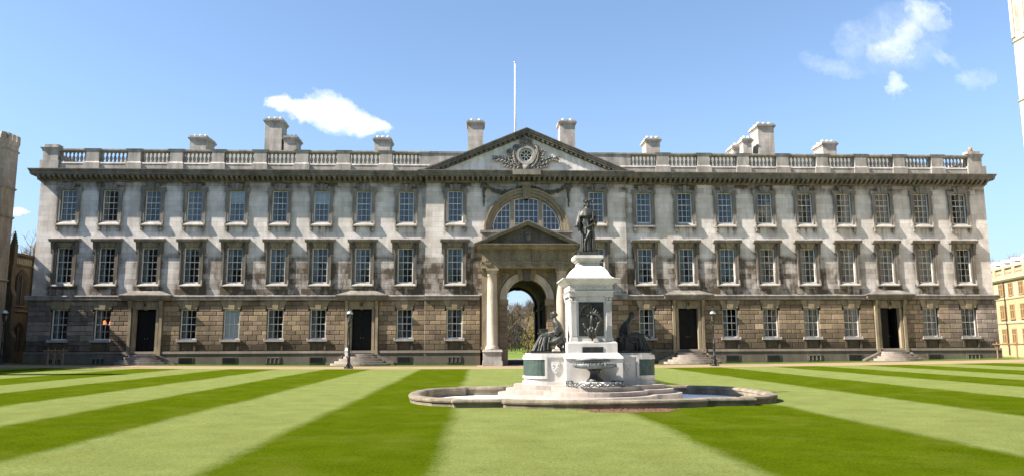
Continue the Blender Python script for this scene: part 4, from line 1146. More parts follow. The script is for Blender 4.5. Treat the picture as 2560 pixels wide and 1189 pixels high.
# stepped base
def plan_ellipse(a, c, n=56, e=2.4): return [(a * (abs(cos(2 * pi * k / n)) ** (2 / e)) * (1 if cos(2 * pi * k / n) >= 0 else -1), c * (abs(sin(2 * pi * k / n)) ** (2 / e)) * (1 if sin(2 * pi * k / n) >= 0 else -1)) for k in range(n)]
for k in range(3):
    z0, z1 = -.049, .15 + .125 * k
    if k: z0 = .15 + .125 * (k - 1) - .01
    b = MB(); b.poly(plan_ellipse(2.78 - .24 * k, 1.75 - .22 * k), z0, z1, 'z')
    sm = MB(); 
    r = 1.86 - .27 * k
    b.poly([(r * cos(2 * pi * i / 48), -.85 + r * .98 * sin(2 * pi * i / 48)) for i in range(48)], z0 - .003, z1 - .004, 'z')
    b.poly([(.84 * (1 if i in (1, 2) else -1) * 1.35 - .0, (-1.95 + .24 * k) if i < 2 else -.5) for i in range(4)], z0 - .004, z1 - .008, 'z')
    b.build('step', 'step', FN)
b = MB()                                     # central block with sloping shoulders
b.box(-.83, .83, -1.1, 1.1, .40, 1.17)
b.quadbox([(-.86, -1.13, 1.17), (.86, -1.13, 1.17), (.86, 1.13, 1.17), (-.86, 1.13, 1.17), (-.84, -1.11, 1.215), (.84, -1.11, 1.215), (.84, 1.11, 1.215), (-.84, 1.11, 1.215)])
b.quadbox([(-.84, -1.11, 1.2151), (.84, -1.11, 1.2151), (.84, 1.11, 1.2151), (-.84, 1.11, 1.2151), (-.76, -.86, 1.33), (.76, -.86, 1.33), (.76, .86, 1.33), (-.76, .86, 1.33)])
b.build('base_block', 'marble', FN)
def wing_plan(s, e=0.0, n=14):
    r = .62 + e
    q = [(.80, -r)] + [(1.36 + r * sin(pi * k / n) if 0 < k < n else 1.36, -r * cos(pi * k / n)) for k in range(n + 1)] + [(.80, r)]
    return [(s * x, y) for x, y in q][::s]
for s in (-1, 1):
    b = MB()
    b.poly(wing_plan(s, .05), .398, .50, 'z'); b.poly(wing_plan(s, 0), .501, 1.20, 'z'); b.poly(wing_plan(s, .035), 1.201, 1.26, 'z'); b.poly(wing_plan(s, -.03), 1.261, 1.315, 'z')
    w = b.build('base_wing', 'marble', FN)
    # curved bronze relief with stone frame
    b = MB(); fr = MB(); n = 10; r = .635
    def curve(a0, a1, z0, z1, r0, r1, mb):
        rs = []
        for k in range(n + 1):
            a = a0 + (a1 - a0) * k / n
            rs.append([(s * (1.36 + rr * sin(a)), -rr * cos(a), zz) for rr, zz in ((r0, z0), (r1, z0), (r1, z1), (r0, z1))])
        mb.rings(rs)
    curve(.08, 1.9, .66, 1.13, .60, .645, b); b.build('relief_panel', 'verd', w)
    curve(.0, 1.98, .58, .655, .60, .665, fr); curve(.0, 1.98, 1.135, 1.2, .60, .665, fr); curve(-.04, .075, .58, 1.2, .6, .668, fr); fr.build('relief_frame', 'marble', w)
    sh = MB(); cx = s * 1.10; q = [(cx - .13, 1.08), (cx + .13, 1.08), (cx + .13, .92), (cx + .09, .80), (cx, .70), (cx - .09, .80), (cx - .13, .92)]
    sh.poly(q, -.645, -.61)
    for (a, c) in (((-.07, .98), .03), ((.07, .98), .03), ((0, .85), .035), ((-.05, .9), .02), ((.05, .9), .02)): sh.ball((cx + a[0], -.648, a[1]), c, .014, c)
    sh.build('carved_shield', 'marble', w, smooth=False)
# upper pedestal
b = MB(); b.box(-.74, .74, -.82, .82, 1.331, 1.62)
b.quadbox([(-.74, -.82, 1.6201), (.74, -.82, 1.6201), (.74, .82, 1.6201), (-.74, .82, 1.6201), (-.69, -.75, 1.66), (.69, -.75, 1.66), (.69, .75, 1.66), (-.69, .75, 1.66)])
b.build('upper_plinth', 'marble', FN)
b = MB(); b.box(-.31, .31, -.84, -.80, 1.345, 1.505); b.build('plaque', 'bronzed', FN)
b = MB(); b.box(-.60, .60, -.66, .66, 1.661, 3.02); b.build('pedestal_die', 'marble', FN)
b = MB(); pl = None
for (sx_, sy_) in ((-1, -1), (1, -1), (-1, 1), (1, 1)):
    b = MB(); cx, cy = sx_ * .53, sy_ * .60
    b.box(cx - .12, cx + .12, cy - .12, cy + .12, 1.662, 1.76); b.box(cx - .10, cx + .10, cy - .10, cy + .10, 1.76, 1.80)
    b.box(cx - .085, cx + .085, cy - .085, cy + .085, 1.80, 2.84)
    for k in range(5):
        q = -.066 + .033 * k
        b.box(cx + q - .008, cx + q + .008, cy - .098, cy - .085, 1.83, 2.80); b.box(cx - .098, cx - .085, cy + q - .008, cy + q + .008, 1.83, 2.80)
    b.box(cx - .10, cx + .10, cy - .10, cy + .10, 2.84, 2.87); b.box(cx - .125, cx + .125, cy - .125, cy + .125, 2.985, 3.02)
    for k in range(6): a = 2 * pi * k / 6; b.ball((cx + .085 * cos(a), cy + .085 * sin(a), 2.93), .042, .042, .055, n=6, m=4)
    b.build('fluted_pilaster', 'marble', FN)
b = MB()
def tier(b, hx, hy, z0, z1, e=0.0):
    b.quadbox([(-hx, -hy, z0), (hx, -hy, z0), (hx, hy, z0), (-hx, hy, z0), (-hx - e, -hy - e, z1), (hx + e, -hy - e, z1), (hx + e, hy + e, z1), (-hx - e, hy + e, z1)])
tier(b, .665, .735, 3.021, 3.13, .0); tier(b, .68, .75, 3.13, 3.16, .02); tier(b, .655, .725, 3.16, 3.36); tier(b, .67, .74, 3.36, 3.40, .04); tier(b, .74, .81, 3.40, 3.44, .02); tier(b, .78, .85, 3.44, 3.49, .04); tier(b, .83, .90, 3.49, 3.52, .03); tier(b, .865, .935, 3.52, 3.545)
rc = random.Random(2)
for k in range(13): x = -.5 + k / 12; b.ball((x, -.725, 3.26 + .025 * sin(k * 2.2)), .042, .02, .05, n=6, m=4, rot=Matrix.Rotation(k * 1.1, 3, 'Y'))
b.build('cornice', 'marble', FN)
b = MB(); rs = []
for h_, z in ((.80, 3.545), (.70, 3.565), (.635, 3.60), (.60, 3.65), (.57, 3.72), (.53, 3.79), (.475, 3.86), (.40, 3.93), (.345, 3.965), (.33, 3.985)):
    n = 6; ring = []
    for (ax, ay, bx2, by2) in ((-1, -1, 1, -1), (1, -1, 1, 1), (1, 1, -1, 1), (-1, 1, -1, -1)):
        for k in range(n): t_ = k / n; ring.append((h_ * (ax + (bx2 - ax) * t_), h_ * 1.06 * (ay + (by2 - ay) * t_), z))
    rs.append(ring)
b.rings(rs); b.build('dome_cap', 'marble', FN, smooth=False)
b = MB(); tier(b, .33, .35, 3.986, 4.03); tier(b, .31, .33, 4.03, 4.10, .02); tier(b, .36, .38, 4.10, 4.15, .03); tier(b, .41, .43, 4.15, 4.19, .02); tier(b, .44, .46, 4.19, 4.28, -.01)
for k in range(6): x = -.27 + .108 * k; b.ball((x, -.345, 4.08), .035, .03, .04, n=6, m=4)
b.build('statue_block', 'marble', FN)
# niche with bronze sculpture
b = MB(); b.box(-.375, .375, -.675, -.655, 1.82, 2.83)
for k in range(9):
    a = pi * (k + .5) / 9; b.tube([(.06 * cos(a), -.68, 2.42 + .06 * sin(a)), (.33 * cos(a), -.68, 2.42 + .34 * sin(a))], [.006, .014], 4)
b.tube([(.34 * cos(pi * k / 12), -.68, 2.42 + .35 * sin(pi * k / 12)) for k in range(13)], .012, 5)
b.build('niche_panel', 'bronzed', FN)
b = MB(); Y0 = -.80
b.tube([(-.02, Y0, 2.10), (-.03, Y0 - .02, 2.22), (0.0, Y0 - .02, 2.34), (-.02, Y0 - .02, 2.44)], [.05, .045, .06, .03], 8)   # small figure
b.ball((-.03, Y0 - .03, 2.50), .038, .04, .05)
b.tube([(.03, Y0, 2.40), (.12, Y0 - .03, 2.36), (.17, Y0 - .05, 2.26)], [.025, .02, .015], 6); b.tube([(-.05, Y0, 2.40), (-.12, Y0 - .03, 2.44), (-.15, Y0 - .04, 2.40)], [.025, .02, .012], 6)
b.tube([(-.02, Y0, 2.12), (.03, Y0 - .04, 2.02), (-.02, Y0 - .04, 1.9)], [.045, .035, .02], 6); b.tube([(-.03, Y0, 2.12), (-.08, Y0 - .03, 2.0), (-.1, Y0 - .03, 1.88)], [.045, .035, .02], 6)
for k in range(9):
    a = 1.45 - k * .16; b.leaf((.05 + .03 * k, Y0, 2.50 - .025 * k), (.05 + .03 * k + .11 * cos(a - .9), Y0 - .02, 2.50 - .025 * k + .11 * sin(a - .9)), .022, .8)
b.tube([(.03, Y0, 2.52), (.16, Y0, 2.42), (.27, Y0, 2.30), (.31, Y0, 2.22)], [.015, .02, .03, .045], 6)
for (p0, p1, w_) in (((-.05, 1.75), (-.13, 2.05), .07), ((.05, 1.75), (.13, 2.08), .075), ((-.08, 1.95), (-.28, 2.2), .055), ((.1, 1.95), (.24, 2.28), .05), ((-.08, 1.85), (-.24, 1.98), .045), ((0, 1.7), (.02, 2.0), .05), ((.12, 2.1), (.24, 2.24), .06)):
    b.leaf((p0[0], Y0, p0[1]), (p1[0], Y0 - .05, p1[1]), w_, .6)
b.tube([(0, Y0, 1.68), (0, Y0 + .02, 1.8), (0, Y0 + .1, 2.0)], [.02, .05, .04], 6)
b.build('bronze_sculpture', 'bronze', FN, smooth=True)
# bowl, stem and bronze branch ring
b = MB(); BX, BY_ = -.06, -1.55
b.lathe([(.16, .885), (.42, .90), (.58, .93), (.62, .985), (.615, 1.03), (.585, 1.055), (.56, 1.03), (.4, 1.02), (.05, 1.0)], (BX, BY_, 0), 32, 1.0, .72)
for k in range(34):
    a = 2 * pi * k / 34; b.ball((BX + .6 * cos(a), BY_ + .43 * sin(a), 1.05), .026, .026, .018, n=6, m=4)
for k in range(8): a = 2 * pi * (k + .5) / 8; b.leaf((BX + .6 * cos(a), BY_ + .43 * sin(a), 1.06), (BX + .64 * cos(a), BY_ + .46 * sin(a), .94), .035, .8)
b.tube([(BX - .5, BY_ + .42, 1.13), (BX, BY_ + .36, 1.145), (BX + .5, BY_ + .42, 1.13)], [.03, .045, .03], 6)
bo = b.build('fountain_bowl', 'bowl', FN, smooth=True)
b = MB(); b.lathe([(.26, .53), (.25, .56), (.17, .64), (.14, .74), (.15, .82), (.22, .884)], (BX, BY_, 0), 20); b.build('bowl_stem', 'bronzed', bo, smooth=True)
b = MB(); b.lathe([(.62, .398), (.62, .44), (.50, .47), (.44, .52), (.38, .53)], (BX, BY_, 0), 32, 1, .85); b.build('bowl_base', 'marble', bo, smooth=False)
b = MB(); rg = random.Random(9); n = 72
for ph, rr_ in ((0, .022), (pi, .022), (pi / 2, .016)):
    b.tube([(BX + (.80 + .02 * cos(k * .9 + ph)) * cos(2 * pi * k / n), BY_ + (.66 + .02 * cos(k * .9 + ph)) * sin(2 * pi * k / n), .475 + .055 * sin(2 * pi * k / n * 11 + ph)) for k in range(n)], rr_, 5)
for k in range(26):
    a = 2 * pi * k / 26; b.leaf((BX + .8 * cos(a), BY_ + .66 * sin(a), .45), (BX + .84 * cos(a + .09), BY_ + .70 * sin(a + .09), .45 + rg.choice((-.03, .11, .09))), .028, .8)
b.build('branch_garland', 'bowl', bo, smooth=True)

# ------------------------------------------------------------------ STATUES (bronze)
def fold_ring(cx, cy, z, rx_, ry_, f, n=36, nf=9, ph=0.0, tilt=0.0):
    r = []
    for k in range(n):
        a = 2 * pi * k / n; m_ = 1 + f * (sin(nf * a + ph) + .5 * sin((nf * 2 - 3) * a + ph * 2))
        r.append((cx + rx_ * m_ * cos(a), cy + ry_ * m_ * sin(a), z + tilt * cos(a)))
    return r
def hand(b, w, d, up_, sc=1.0, curl=.4, thumb=1):
    """palm with five fingers at wrist point w pointing along d"""
    w, d, up_ = Vector(w), Vector(d).normalized(), Vector(up_).normalized(); sd = d.cross(up_).normalized()
    b.tube([w - d * .01, w + d * .045 * sc, w + d * .085 * sc], [.022 * sc, .034 * sc, .030 * sc], 8, flat=1.0)
    for k, L in enumerate((.062, .075, .07, .052)):
        base = w + d * .08 * sc + sd * (k - 1.5) * .017 * sc
        b.tube([base, base + (d * .6 - up_ * curl * .25) * L * sc, base + (d * .95 - up_ * curl * .8) * L * sc], [.0095 * sc, .009 * sc, .007 * sc], 6)
    th = w + d * .03 * sc - sd * .028 * sc * thumb
    b.tube([th, th + (d * .5 - sd * .5 * thumb) * .04 * sc, th + (d * .9 - sd * .45 * thumb - up_ * .2) * .06 * sc], [.011 * sc, .010 * sc, .008 * sc], 6)
def head(b, c, face, tilt=0.0, hair='short'):
    c = Vector(c); f = Vector(face).normalized(); u_ = Vector((0, 0, 1)); f = (f - u_ * tilt).normalized(); sdv = f.cross(u_).normalized(); u_ = sdv.cross(f)
    rot = Matrix((sdv, f, u_)).transposed()
    def P_(x, y, z): return c + sdv * x + f * y + u_ * z
    b.ball(P_(0, -.01, .025), .076, .094, .092, 14, 10, rot); b.ball(P_(0, .022, -.045), .055, .064, .075, 12, 8, rot)
    b.tube([P_(0, .085, .02), P_(0, .108, -.025), P_(0, .092, -.034)], [.010, .015, .008], 6)          # nose
    for s in (-1, 1):
        b.ball(P_(s * .031, .076, .012), .015, .012, .010, 8, 5, rot)
        b.tube([P_(s * .052, .068, .034), P_(s * .03, .086, .040), P_(s * .01, .084, .034)], .008, 5)   # brow
        b.ball(P_(s * .076, -.005, -.01), .012, .022, .03, 8, 5, rot)                                   # ear
    b.tube([P_(-.024, .078, -.060), P_(0, .087, -.058), P_(.024, .078, -.060)], [.006, .009, .006], 5); b.ball(P_(0, .07, -.10), .026, .022, .02, 8, 5, rot)
    if hair == 'bun':
        for k in range(12): a = pi * k / 11; b.ball(P_(.08 * cos(a), -.01 - .02 * sin(a), .03 + .075 * sin(a)), .028, n=6, m=4)
        b.ball(P_(0, -.10, .0), .055, .05, .055, 8, 6); b.ball(P_(0, -.06, .07), .06, n=8, m=6)
        b.tube([P_(-.08, .04, .05), P_(0, .088, .075), P_(.08, .04, .05)], [.018, .02, .018], 6)
    if hair == 'curls':
        rr = random.Random(3)
        for k in range(70):
            a = rr.uniform(0, 2 * pi); e_ = rr.uniform(-.3, 1.4)
            v_ = Vector((cos(a) * cos(e_), sin(a) * cos(e_), sin(e_)))
            if v_.y > .45 and v_.z < .45: continue
            b.ball(P_(v_.x * .082, v_.y * .098 - .01, v_.z * .095 + .02), rr.uniform(.018, .027), n=6, m=4)
        for s in (-1, 1): b.tube([P_(s * .075, -.01, .0), P_(s * .08, -.02, -.06), P_(s * .07, -.03, -.11)], [.03, .032, .02], 6)
    return P_
def remesh(o, vs=.011):
    m = o.modifiers.new('remesh', 'REMESH'); m.mode = 'VOXEL'; m.voxel_size = vs; m.use_smooth_shade = True
    m2 = o.modifiers.new('smooth', 'SMOOTH'); m2.factor = .5; m2.iterations = 1
KG = empty('standing_statue', (MX + .02, MY, 4.22)); tag(KG, 'bronze statue of a robed crowned king with sceptre on top of the white pedestal', 'statue')
b = MB(); tier_ = lambda bb, hx, hy, z0, z1: bb.box(-hx, hx, -hy, hy, z0, z1)
b.box(-.30, .30, -.29, .29, -.135, -.01); b.build('bronze_plinth', 'bronze', KG)
b = MB()
rs = []
for (z, cx, cy, rx_, ry_, f) in ((0, .01, .02, .235, .19, .09), (.06, .01, .02, .235, .19, .10), (.3, .01, .01, .22, .175, .10), (.55, .01, .0, .21, .165, .085), (.78, .01, 0, .195, .145, .055), (.95, .0, 0, .17, .125, .035), (1.08, 0, 0, .175, .125, .02), (1.22, 0, 0, .19, .12, .01), (1.31, 0, 0, .17, .10, 0), (1.365, 0, 0, .09, .07, 0), (1.42, .0, -.01, .055, .055, 0), (1.47, .0, -.01, .05, .055, 0)):
    rs.append(fold_ring(cx, cy, z, rx_, ry_, f, 48, 8, .7 + z * .5))
b.rings(rs)
for (x, a) in ((-.17, .03), (-.09, .045), (.0, .05), (.07, .04), (.15, .035)):        # deep vertical folds
    b.tube([(x, -.15, .02), (x * .98, -.155, .35), (x * .85 + .01, -.13, .75)], [a * .9, a * .8, a * .4], 7)
b.tube([(.22, -.05, .75), (.05, -.17, .62), (-.08, -.17, .35), (-.12, -.15, .1)], [.03, .035, .035, .03], 7)
b.tube([(-.16, -.08, .93), (-.02, -.16, .74), (.18, -.11, .86)], [.03, .03, .03], 7)
rs = []                                        # shoulder cape
for (z, rx_, ry_, f) in ((1.10, .262, .175, .03), (1.13, .265, .178, .03), (1.20, .25, .165, .02), (1.28, .21, .135, .01), (1.35, .12, .10, 0), (1.385, .075, .075, 0)): rs.append(fold_ring(0, 0, z, rx_, ry_, f, 48, 7, 1.0))
b.rings(rs)
# right arm (viewer's left) held out low, wide sleeve
b.tube([(-.19, 0, 1.27), (-.27, -.02, 1.02), (-.30, -.07, .90), (-.335, -.14, .80)], [.075, .07, .062, .045], 10)
b.rings([fold_ring(-.25, -.02, 1.08, .07, .075, .03, 20, 4), fold_ring(-.27, -.04, .92, .075, .095, .05, 20, 4), fold_ring(-.27, -.05, .78, .07, .10, .08, 20, 4), fold_ring(-.255, -.04, .66, .045, .08, .1, 20, 4)])
b.tube([(-.335, -.14, .80), (-.36, -.18, .775)], [.03, .026], 8); hand(b, (-.355, -.175, .778), (-.75, -.6, -.18), (0, 0, 1), 1.05, .3)
# left arm bent, hand on the sceptre
b.tube([(.19, 0, 1.27), (.27, -.0, 1.04), (.28, -.04, .95)], [.078, .075, .07], 10); b.tube([(.28, -.03, .97), (.22, -.13, .97), (.165, -.185, .985)], [.065, .055, .035], 10)
b.rings([fold_ring(.26, -.03, 1.05, .07, .08, .03, 20, 4), fold_ring(.25, -.06, .92, .07, .10, .06, 20, 4), fold_ring(.235, -.06, .80, .05, .09, .1, 20, 4)])
hand(b, (.185, -.175, .985), (-.75, -.5, .05), (0, 0, 1), 1.0, 1.0)
P_ = head(b, (-.0, -.02, 1.505), (.12, -1, 0), .12, 'curls')
body = b.build('robed_body', 'bronze', KG); remesh(body)
b = MB(); n = 20; rs = []
for (z, r) in ((1.545, .092), (1.575, .095), (1.595, .10)): rs.append([(-.0 + r * cos(2 * pi * k / n), -.02 + r * 1.08 * sin(2 * pi * k / n), z) for k in range(n)])
b.rings(rs)
for k in range(8): a = 2 * pi * k / 8; b.leaf((.095 * cos(a), -.02 + .1 * sin(a), 1.58), (.11 * cos(a), -.02 + .115 * sin(a), 1.665), .024, .8); b.ball((.11 * cos(a), -.02 + .115 * sin(a), 1.66), .014, n=6, m=4)
b.build('crown', 'bronze', KG, smooth=True)
b = MB(); b.tube([(.145, -.20, .70), (.165, -.20, 1.25)], [.014, .014], 8); b.tube([(.165, -.2, 1.25), (.175, -.2, 1.50)], [.007, .007], 6)
b.ball((.175, -.2, 1.53), .028, .02, .035); b.ball((.175, -.2, 1.58), .018, .015, .03); b.tube([(.145, -.2, 1.555), (.205, -.2, 1.555)], [.01, .01], 5); b.ball((.145, -.2, .70), .02)
b.build('sceptre', 'bronze', KG, smooth=True)

def seated(name, loc, sgn, label, bow, mat, long_drape):
    E_ = empty(name, loc); tag(E_, label, 'statue')
    def fx(p): return (p[0] * sgn, p[1], p[2])
    b = MB(); b.box(*sorted((sgn * -.82, sgn * .36)), -.36, .36, -.04, .012); b.build('bronze_plinth', 'bronze', E_)
    b = MB()
    # torso
    hx = -.03 - .10 * bow
    spine = [(.10, .44, .17, .20), (.11, .56, .15, .18), (.10, .68, .14, .17), (.07 - .02 * bow, .82, .145, .19), (.03 - .05 * bow, .93, .125, .195), (-.0 - .07 * bow, 1.01, .075, .11), (-.01 - .09 * bow, 1.07, .048, .05)]
    b.rings([fold_ring(cx, 0, z, rx_, ry_, .035 if z < .8 else .01, 32, 7, z * 3) for (cx, z, rx_, ry_) in spine])
    # thighs / lap cloth and skirt falling to the feet
    for s in (-1, 1): b.tube([(.08, s * .10, .46), (-.2, s * .11, .50), (-.46, s * .12, .485)], [.12, .105, .085], 12)
    b.tube([(.0, 0, .47), (-.25, 0, .49), (-.42, 0, .46)], [.12, .10, .07], 10)
    b.rings([fold_ring(-.34, 0, .54, .16, .18, .02, 48, 11, .3), fold_ring(-.36, 0, .44, .19, .21, .04, 48, 11, .3), fold_ring(-.41, 0, .28, .215, .22, .065, 48, 11, .4), fold_ring(-.46, 0, .12, .25, .24, .085, 48, 11, .5), fold_ring(-.48, 0, .02, .27, .26, .095, 48, 11, .55)])
    for k in range(7):
        y = -.21 + .07 * k; b.tube([(-.47, y * .8, .52), (-.58, y * .95, .3), (-.68 - .02 * cos(k), y * 1.05, .03)], [.024, .028, .026], 6)
    b.tube([(-.42, -.17, .5), (-.52, -.21, .25), (-.56, -.24, .02)], [.03, .035, .035], 7); b.tube([(-.32, -.19, .47), (-.38, -.22, .24), (-.38, -.25, .02)], [.03, .035, .04], 7); b.tube([(-.2, -.2, .44), (-.25, -.23, .24), (-.26, -.235, .04)], [.03, .032, .03], 7)
    for (x, y) in ((-.68, -.09), (-.60, .10)):   # feet
        b.tube([(x + .10, y, .07), (x, y, .045), (x - .10, y, .025)], [.05, .042, .024], 8)
        for q in range(4): b.tube([(x - .09, y - .025 + .017 * q, .024), (x - .13 + .006 * abs(q - 1), y - .027 + .018 * q, .018)], [.011, .008], 5)
    # drapery over the seat and round the hips
    zlow = .03 if long_drape else .19
    b.rings([fold_ring(.04, 0, .47, .25, .23, .02, 40, 8), fold_ring(.03, 0, .38, .31, .26, .03, 40, 8), fold_ring(.03, 0, max(.27, zlow), .31, .265, .045, 40, 8), fold_ring(.05 if long_drape else -.03, 0, zlow, .30 if long_drape else .22, .27, .06, 40, 8)])
    b.tube([(.22, -.16, .60), (.10, -.24, .42), (-.10, -.25, .30), (-.26, -.24, .30)], [.05, .05, .045, .04], 8); b.tube([(.20, .1, .74), (.24, -.08, .62), (.22, -.22, .45), (.30, -.2, .3)], [.04, .05, .05, .04], 8)
    # arms
    hx_ = -.30 - .06 * bow
    for s in (-1, 1):
        b.tube([(.02 - .05 * bow, s * .18, .93), (.07, s * .23, .78), (.04, s * .235, .66)], [.062, .058, .055], 10); b.tube([(.05, s * .235, .66), (-.10, s * .20, .60), (-.24, s * .13, .585)], [.055, .046, .030], 10)
        b.rings([fold_ring(.03, s * .23, .76, .07, .065, .05, 18, 4), fold_ring(.02, s * .235, .62, .085, .065, .08, 18, 4), fold_ring(.0, s * .23, .52, .07, .05, .1, 18, 4)])
        hand(b, (-.235, s * .13, .588), (-.95, -s * .25, -.02), (0, 0, 1), 1.0, .35, s)
    head(b, (hx - .03, 0, 1.155 - .02 * bow), (-1, 0, 0), .1 + .75 * bow, 'bun' if not bow else 'curls')
    b.v = [fx(v_) for v_ in b.v]
    if sgn < 0: b.f = [f_[::-1] for f_ in b.f]
    bd = b.build('robed_body', mat, E_); remesh(bd, .0115)
    # book / casket on the lap
    b = MB()
    if not bow:
        b.box(-.56, -.22, -.13, .13, .555, .60); b.quadbox([(-.50, -.11, .60), (-.26, -.11, .60), (-.26, .11, .60), (-.50, .11, .60), (-.50, -.11, .70), (-.24, -.11, .70), (-.24, .11, .70), (-.50, .11, .70)]); b.box(-.515, -.245, -.125, .125, .70, .72)
    else:
        b.quadbox([(-.62, -.16, .50), (-.26, -.16, .575), (-.26, .16, .575), (-.62, .16, .50), (-.62, -.16, .53), (-.26, -.16, .605), (-.26, .16, .605), (-.62, .16, .53)])
        b.quadbox([(-.74, -.16, .40), (-.62, -.16, .50), (-.62, .16, .50), (-.74, .16, .40), (-.76, -.16, .43), (-.62, -.16, .53), (-.62, .16, .53), (-.76, .16, .43)])
    b.v = [fx(v_) for v_ in b.v]
    b.build('book', mat, E_)
    b = MB()                                    # curved stool legs
    for s in (-1, 1):
        b.tube([(.30, s * .2, .42), (.24, s * .2, .26), (.16, s * .2, .14), (.22, s * .2, .0)], [.03, .028, .026, .034], 8); b.tube([(.02, s * .2, .3), (.1, s * .2, .16), (.28, s * .2, .08), (.33, s * .2, .0)], [.026, .026, .026, .03], 8)
    b.tube([(.2, -.2, .16), (.2, .2, .16)], .02, 6); b.tube([(-.18, -.19, .3), (-.16, -.2, .0)], [.03, .03], 8); b.tube([(-.18, .19, .3), (-.16, .2, .0)], [.03, .03], 8)
    b.box(-.2, .32, -.22, .22, .40, .44)
    b.v = [fx(v_) for v_ in b.v]; b.build('stool', mat, E_, smooth=False)
    E_.scale = (.96, .96, .965); return E_
seated('seated_statue', (-1.24, MY, 1.16), 1, 'bronze seated robed woman facing left with book on lap, beside the white pedestal', 0, 'bronze', False)
seated('seated_statue', (.98, MY, 1.16), -1, 'bronze seated figure with shade put into its colour, facing right, head bowed over a book beside the pedestal', 1, 'bronzed', True)  # darker bronze stands in for the shade on this figure

# bare soil patch in front of the kerb
b = MB(); n = 60; ps_ = []
for k in range(n):
    a = 2 * pi * k / n; rr = 1 + .22 * noise.noise(Vector((cos(a) * 2.2, sin(a) * 2.2, 1))) + .1 * noise.noise(Vector((cos(a) * 7, sin(a) * 7, 4)))
    ps_.append((.05 + 1.15 * rr * cos(a), -37.75 + .62 * rr * sin(a)))
b.poly(ps_, -.22, -.18, 'z'); so_ = b.build('soil_patch', 'soil'); tag(so_, kind='structure')
b = MB(); rg = random.Random(8)
for k in range(90):
    x, y = .05 + rg.gauss(0, .5), -37.7 + rg.gauss(0, .26); b.ball((x, y, -.178), rg.uniform(.008, .03), n=5, m=3)
tag(b.build('soil_crumbs', 'soil'), kind='stuff')

# ------------------------------------------------------------------ LAMPS
def make_lamp():
    L = empty('street_lamp', (0, 0, 0))
    b = MB(); b.lathe([(.13, 0), (.13, .08), (.10, .12), (.115, .2), (.10, .62), (.12, .66), (.085, .72), (.075, 1.45), (.095, 1.48), (.06, 1.54), (.05, 2.62), (.075, 2.66), (.045, 2.72), (.045, 2.86), (.10, 2.92)], n=16)
    b.tube([(-.2, 0, 2.62), (.2, 0, 2.62)], .014, 6)
    b.build('lamp_post', 'iron', L, smooth=True)
    b = MB()
    for k in range(4):
        a = pi / 4 + pi / 2 * k; c, s = cos(a), sin(a)
        b.tube([(c * .07, s * .07, .55), (c * .11, s * .11, .32), (c * .22, s * .22, .16), (c * .30, s * .30, .05), (c * .27, s * .27, .0)], [.022, .025, .03, .028, .03], 6)
        b.tube([(c * .30, s * .30, .05), (c * .33, s * .33, .10), (c * .29, s * .29, .12)], [.02, .018, .012], 6)
    b.tube([(.28 * cos(2 * pi * k / 12), .28 * sin(2 * pi * k / 12), .02) for k in range(13)], .02, 5); b.build('lamp_foot', 'iron', L, smooth=True)
    b = MB(); n = 6
    b.lathe([(.10, 2.925), (.19, 3.40)], n=n, a0=.3); b.build('lantern_glass', 'lampglass', L)
    b = MB()
    for k in range(n): a = .3 + 2 * pi * k / n; b.tube([(.105 * cos(a), .105 * sin(a), 2.92), (.197 * cos(a), .197 * sin(a), 3.41)], .011, 4)
    b.lathe([(.11, 2.90), (.12, 2.93), (.10, 2.935)], n=n, a0=.3); b.lathe([(.215, 3.40), (.225, 3.43), (.20, 3.45)], n=16)
    b.lathe([(.03, 2.93), (.035, 3.1), (.02, 3.2)], n=8)
    b.build('lantern_frame', 'iron', L)
    b = MB(); b.lathe([(.215, 3.45), (.20, 3.52), (.15, 3.60), (.08, 3.66), (.04, 3.68)], n=18); b.build('lamp_cap', 'silver', L, smooth=True)
    b = MB(); b.lathe([(.04, 3.68), (.055, 3.71), (.025, 3.74), (.03, 3.78), (.008, 3.86)], n=10); b.build('finial', 'iron', L, smooth=True)
    return L
L0 = make_lamp()
for i, (x, y, lab) in enumerate(((-11.86, -7.05, 'black iron lamp post in front of the doorway with the white bin'),
                                 (12.26, -5.7, 'black iron lamp post beside the first doorway right of the fountain'),
                                 (-36.0, -2.9, 'black iron lamp post in shade before the gothic range, far left'))):
    o = L0 if i == 0 else copy_tree(L0)
    o.location = (x, y, gz(x)); tag(o, lab, 'street lamp', 'iron lamp posts round the court')

# ------------------------------------------------------------------ WOODEN RAIL FENCES
def fence(name, posts, lab, zr):
    E_ = empty(name, (posts[0][0], posts[0][1], gz(posts[0][0]))); tag(E_, lab, 'fence')
    ox, oy, oz = E_.location
    for (x, y, br) in posts:
        b = MB(); zz = gz(x) - oz - .1; hgt = zr + .16
        b.lathe([(.055, 0), (.05, hgt), (.02, hgt + .08)], (x - ox, y - oy, zz), 7)
        if br:
            for s in (-1, 1): b.tube([(x - ox, y - oy, zz + hgt * .52), (x - ox + s * .26, y - oy, zz + hgt - .02)], [.035, .03], 6)
        b.build('fence_post', 'wood', E_)
    b = MB(); (x0, y0, _), (x1, y1, _) = posts[0], posts[-1]; d = Vector((x1 - x0, y1 - y0, 0)).normalized()
    nrm = Vector((d.y, -d.x, 0)) * .06
    P0 = Vector((x0 - ox, y0 - oy, zr - .05)) - d * .3 + nrm; P1 = Vector((x1 - ox, y1 - oy, zr - .05 + gz(x1) - oz)) + d * .3 + nrm
    b.tube([P0, P1], .05, 4); b.build('fence_rail', 'wood', E_)
fence('rail_fence', [(34.95, -1.35, 1), (36.2, -1.7, 0), (37.7, -2.0, 1), (38.9, -2.3, 0), (40.4, -2.6, 1)], 'low wooden rail fence with forked posts at the right end of the building', 1.12)
fence('rail_fence', [(-32.9, -2.9, 0), (-32.45, -2.9, 1), (-31.9, -2.9, 0)], 'short wooden rail fence with a forked post in shade at the left end', 1.0)

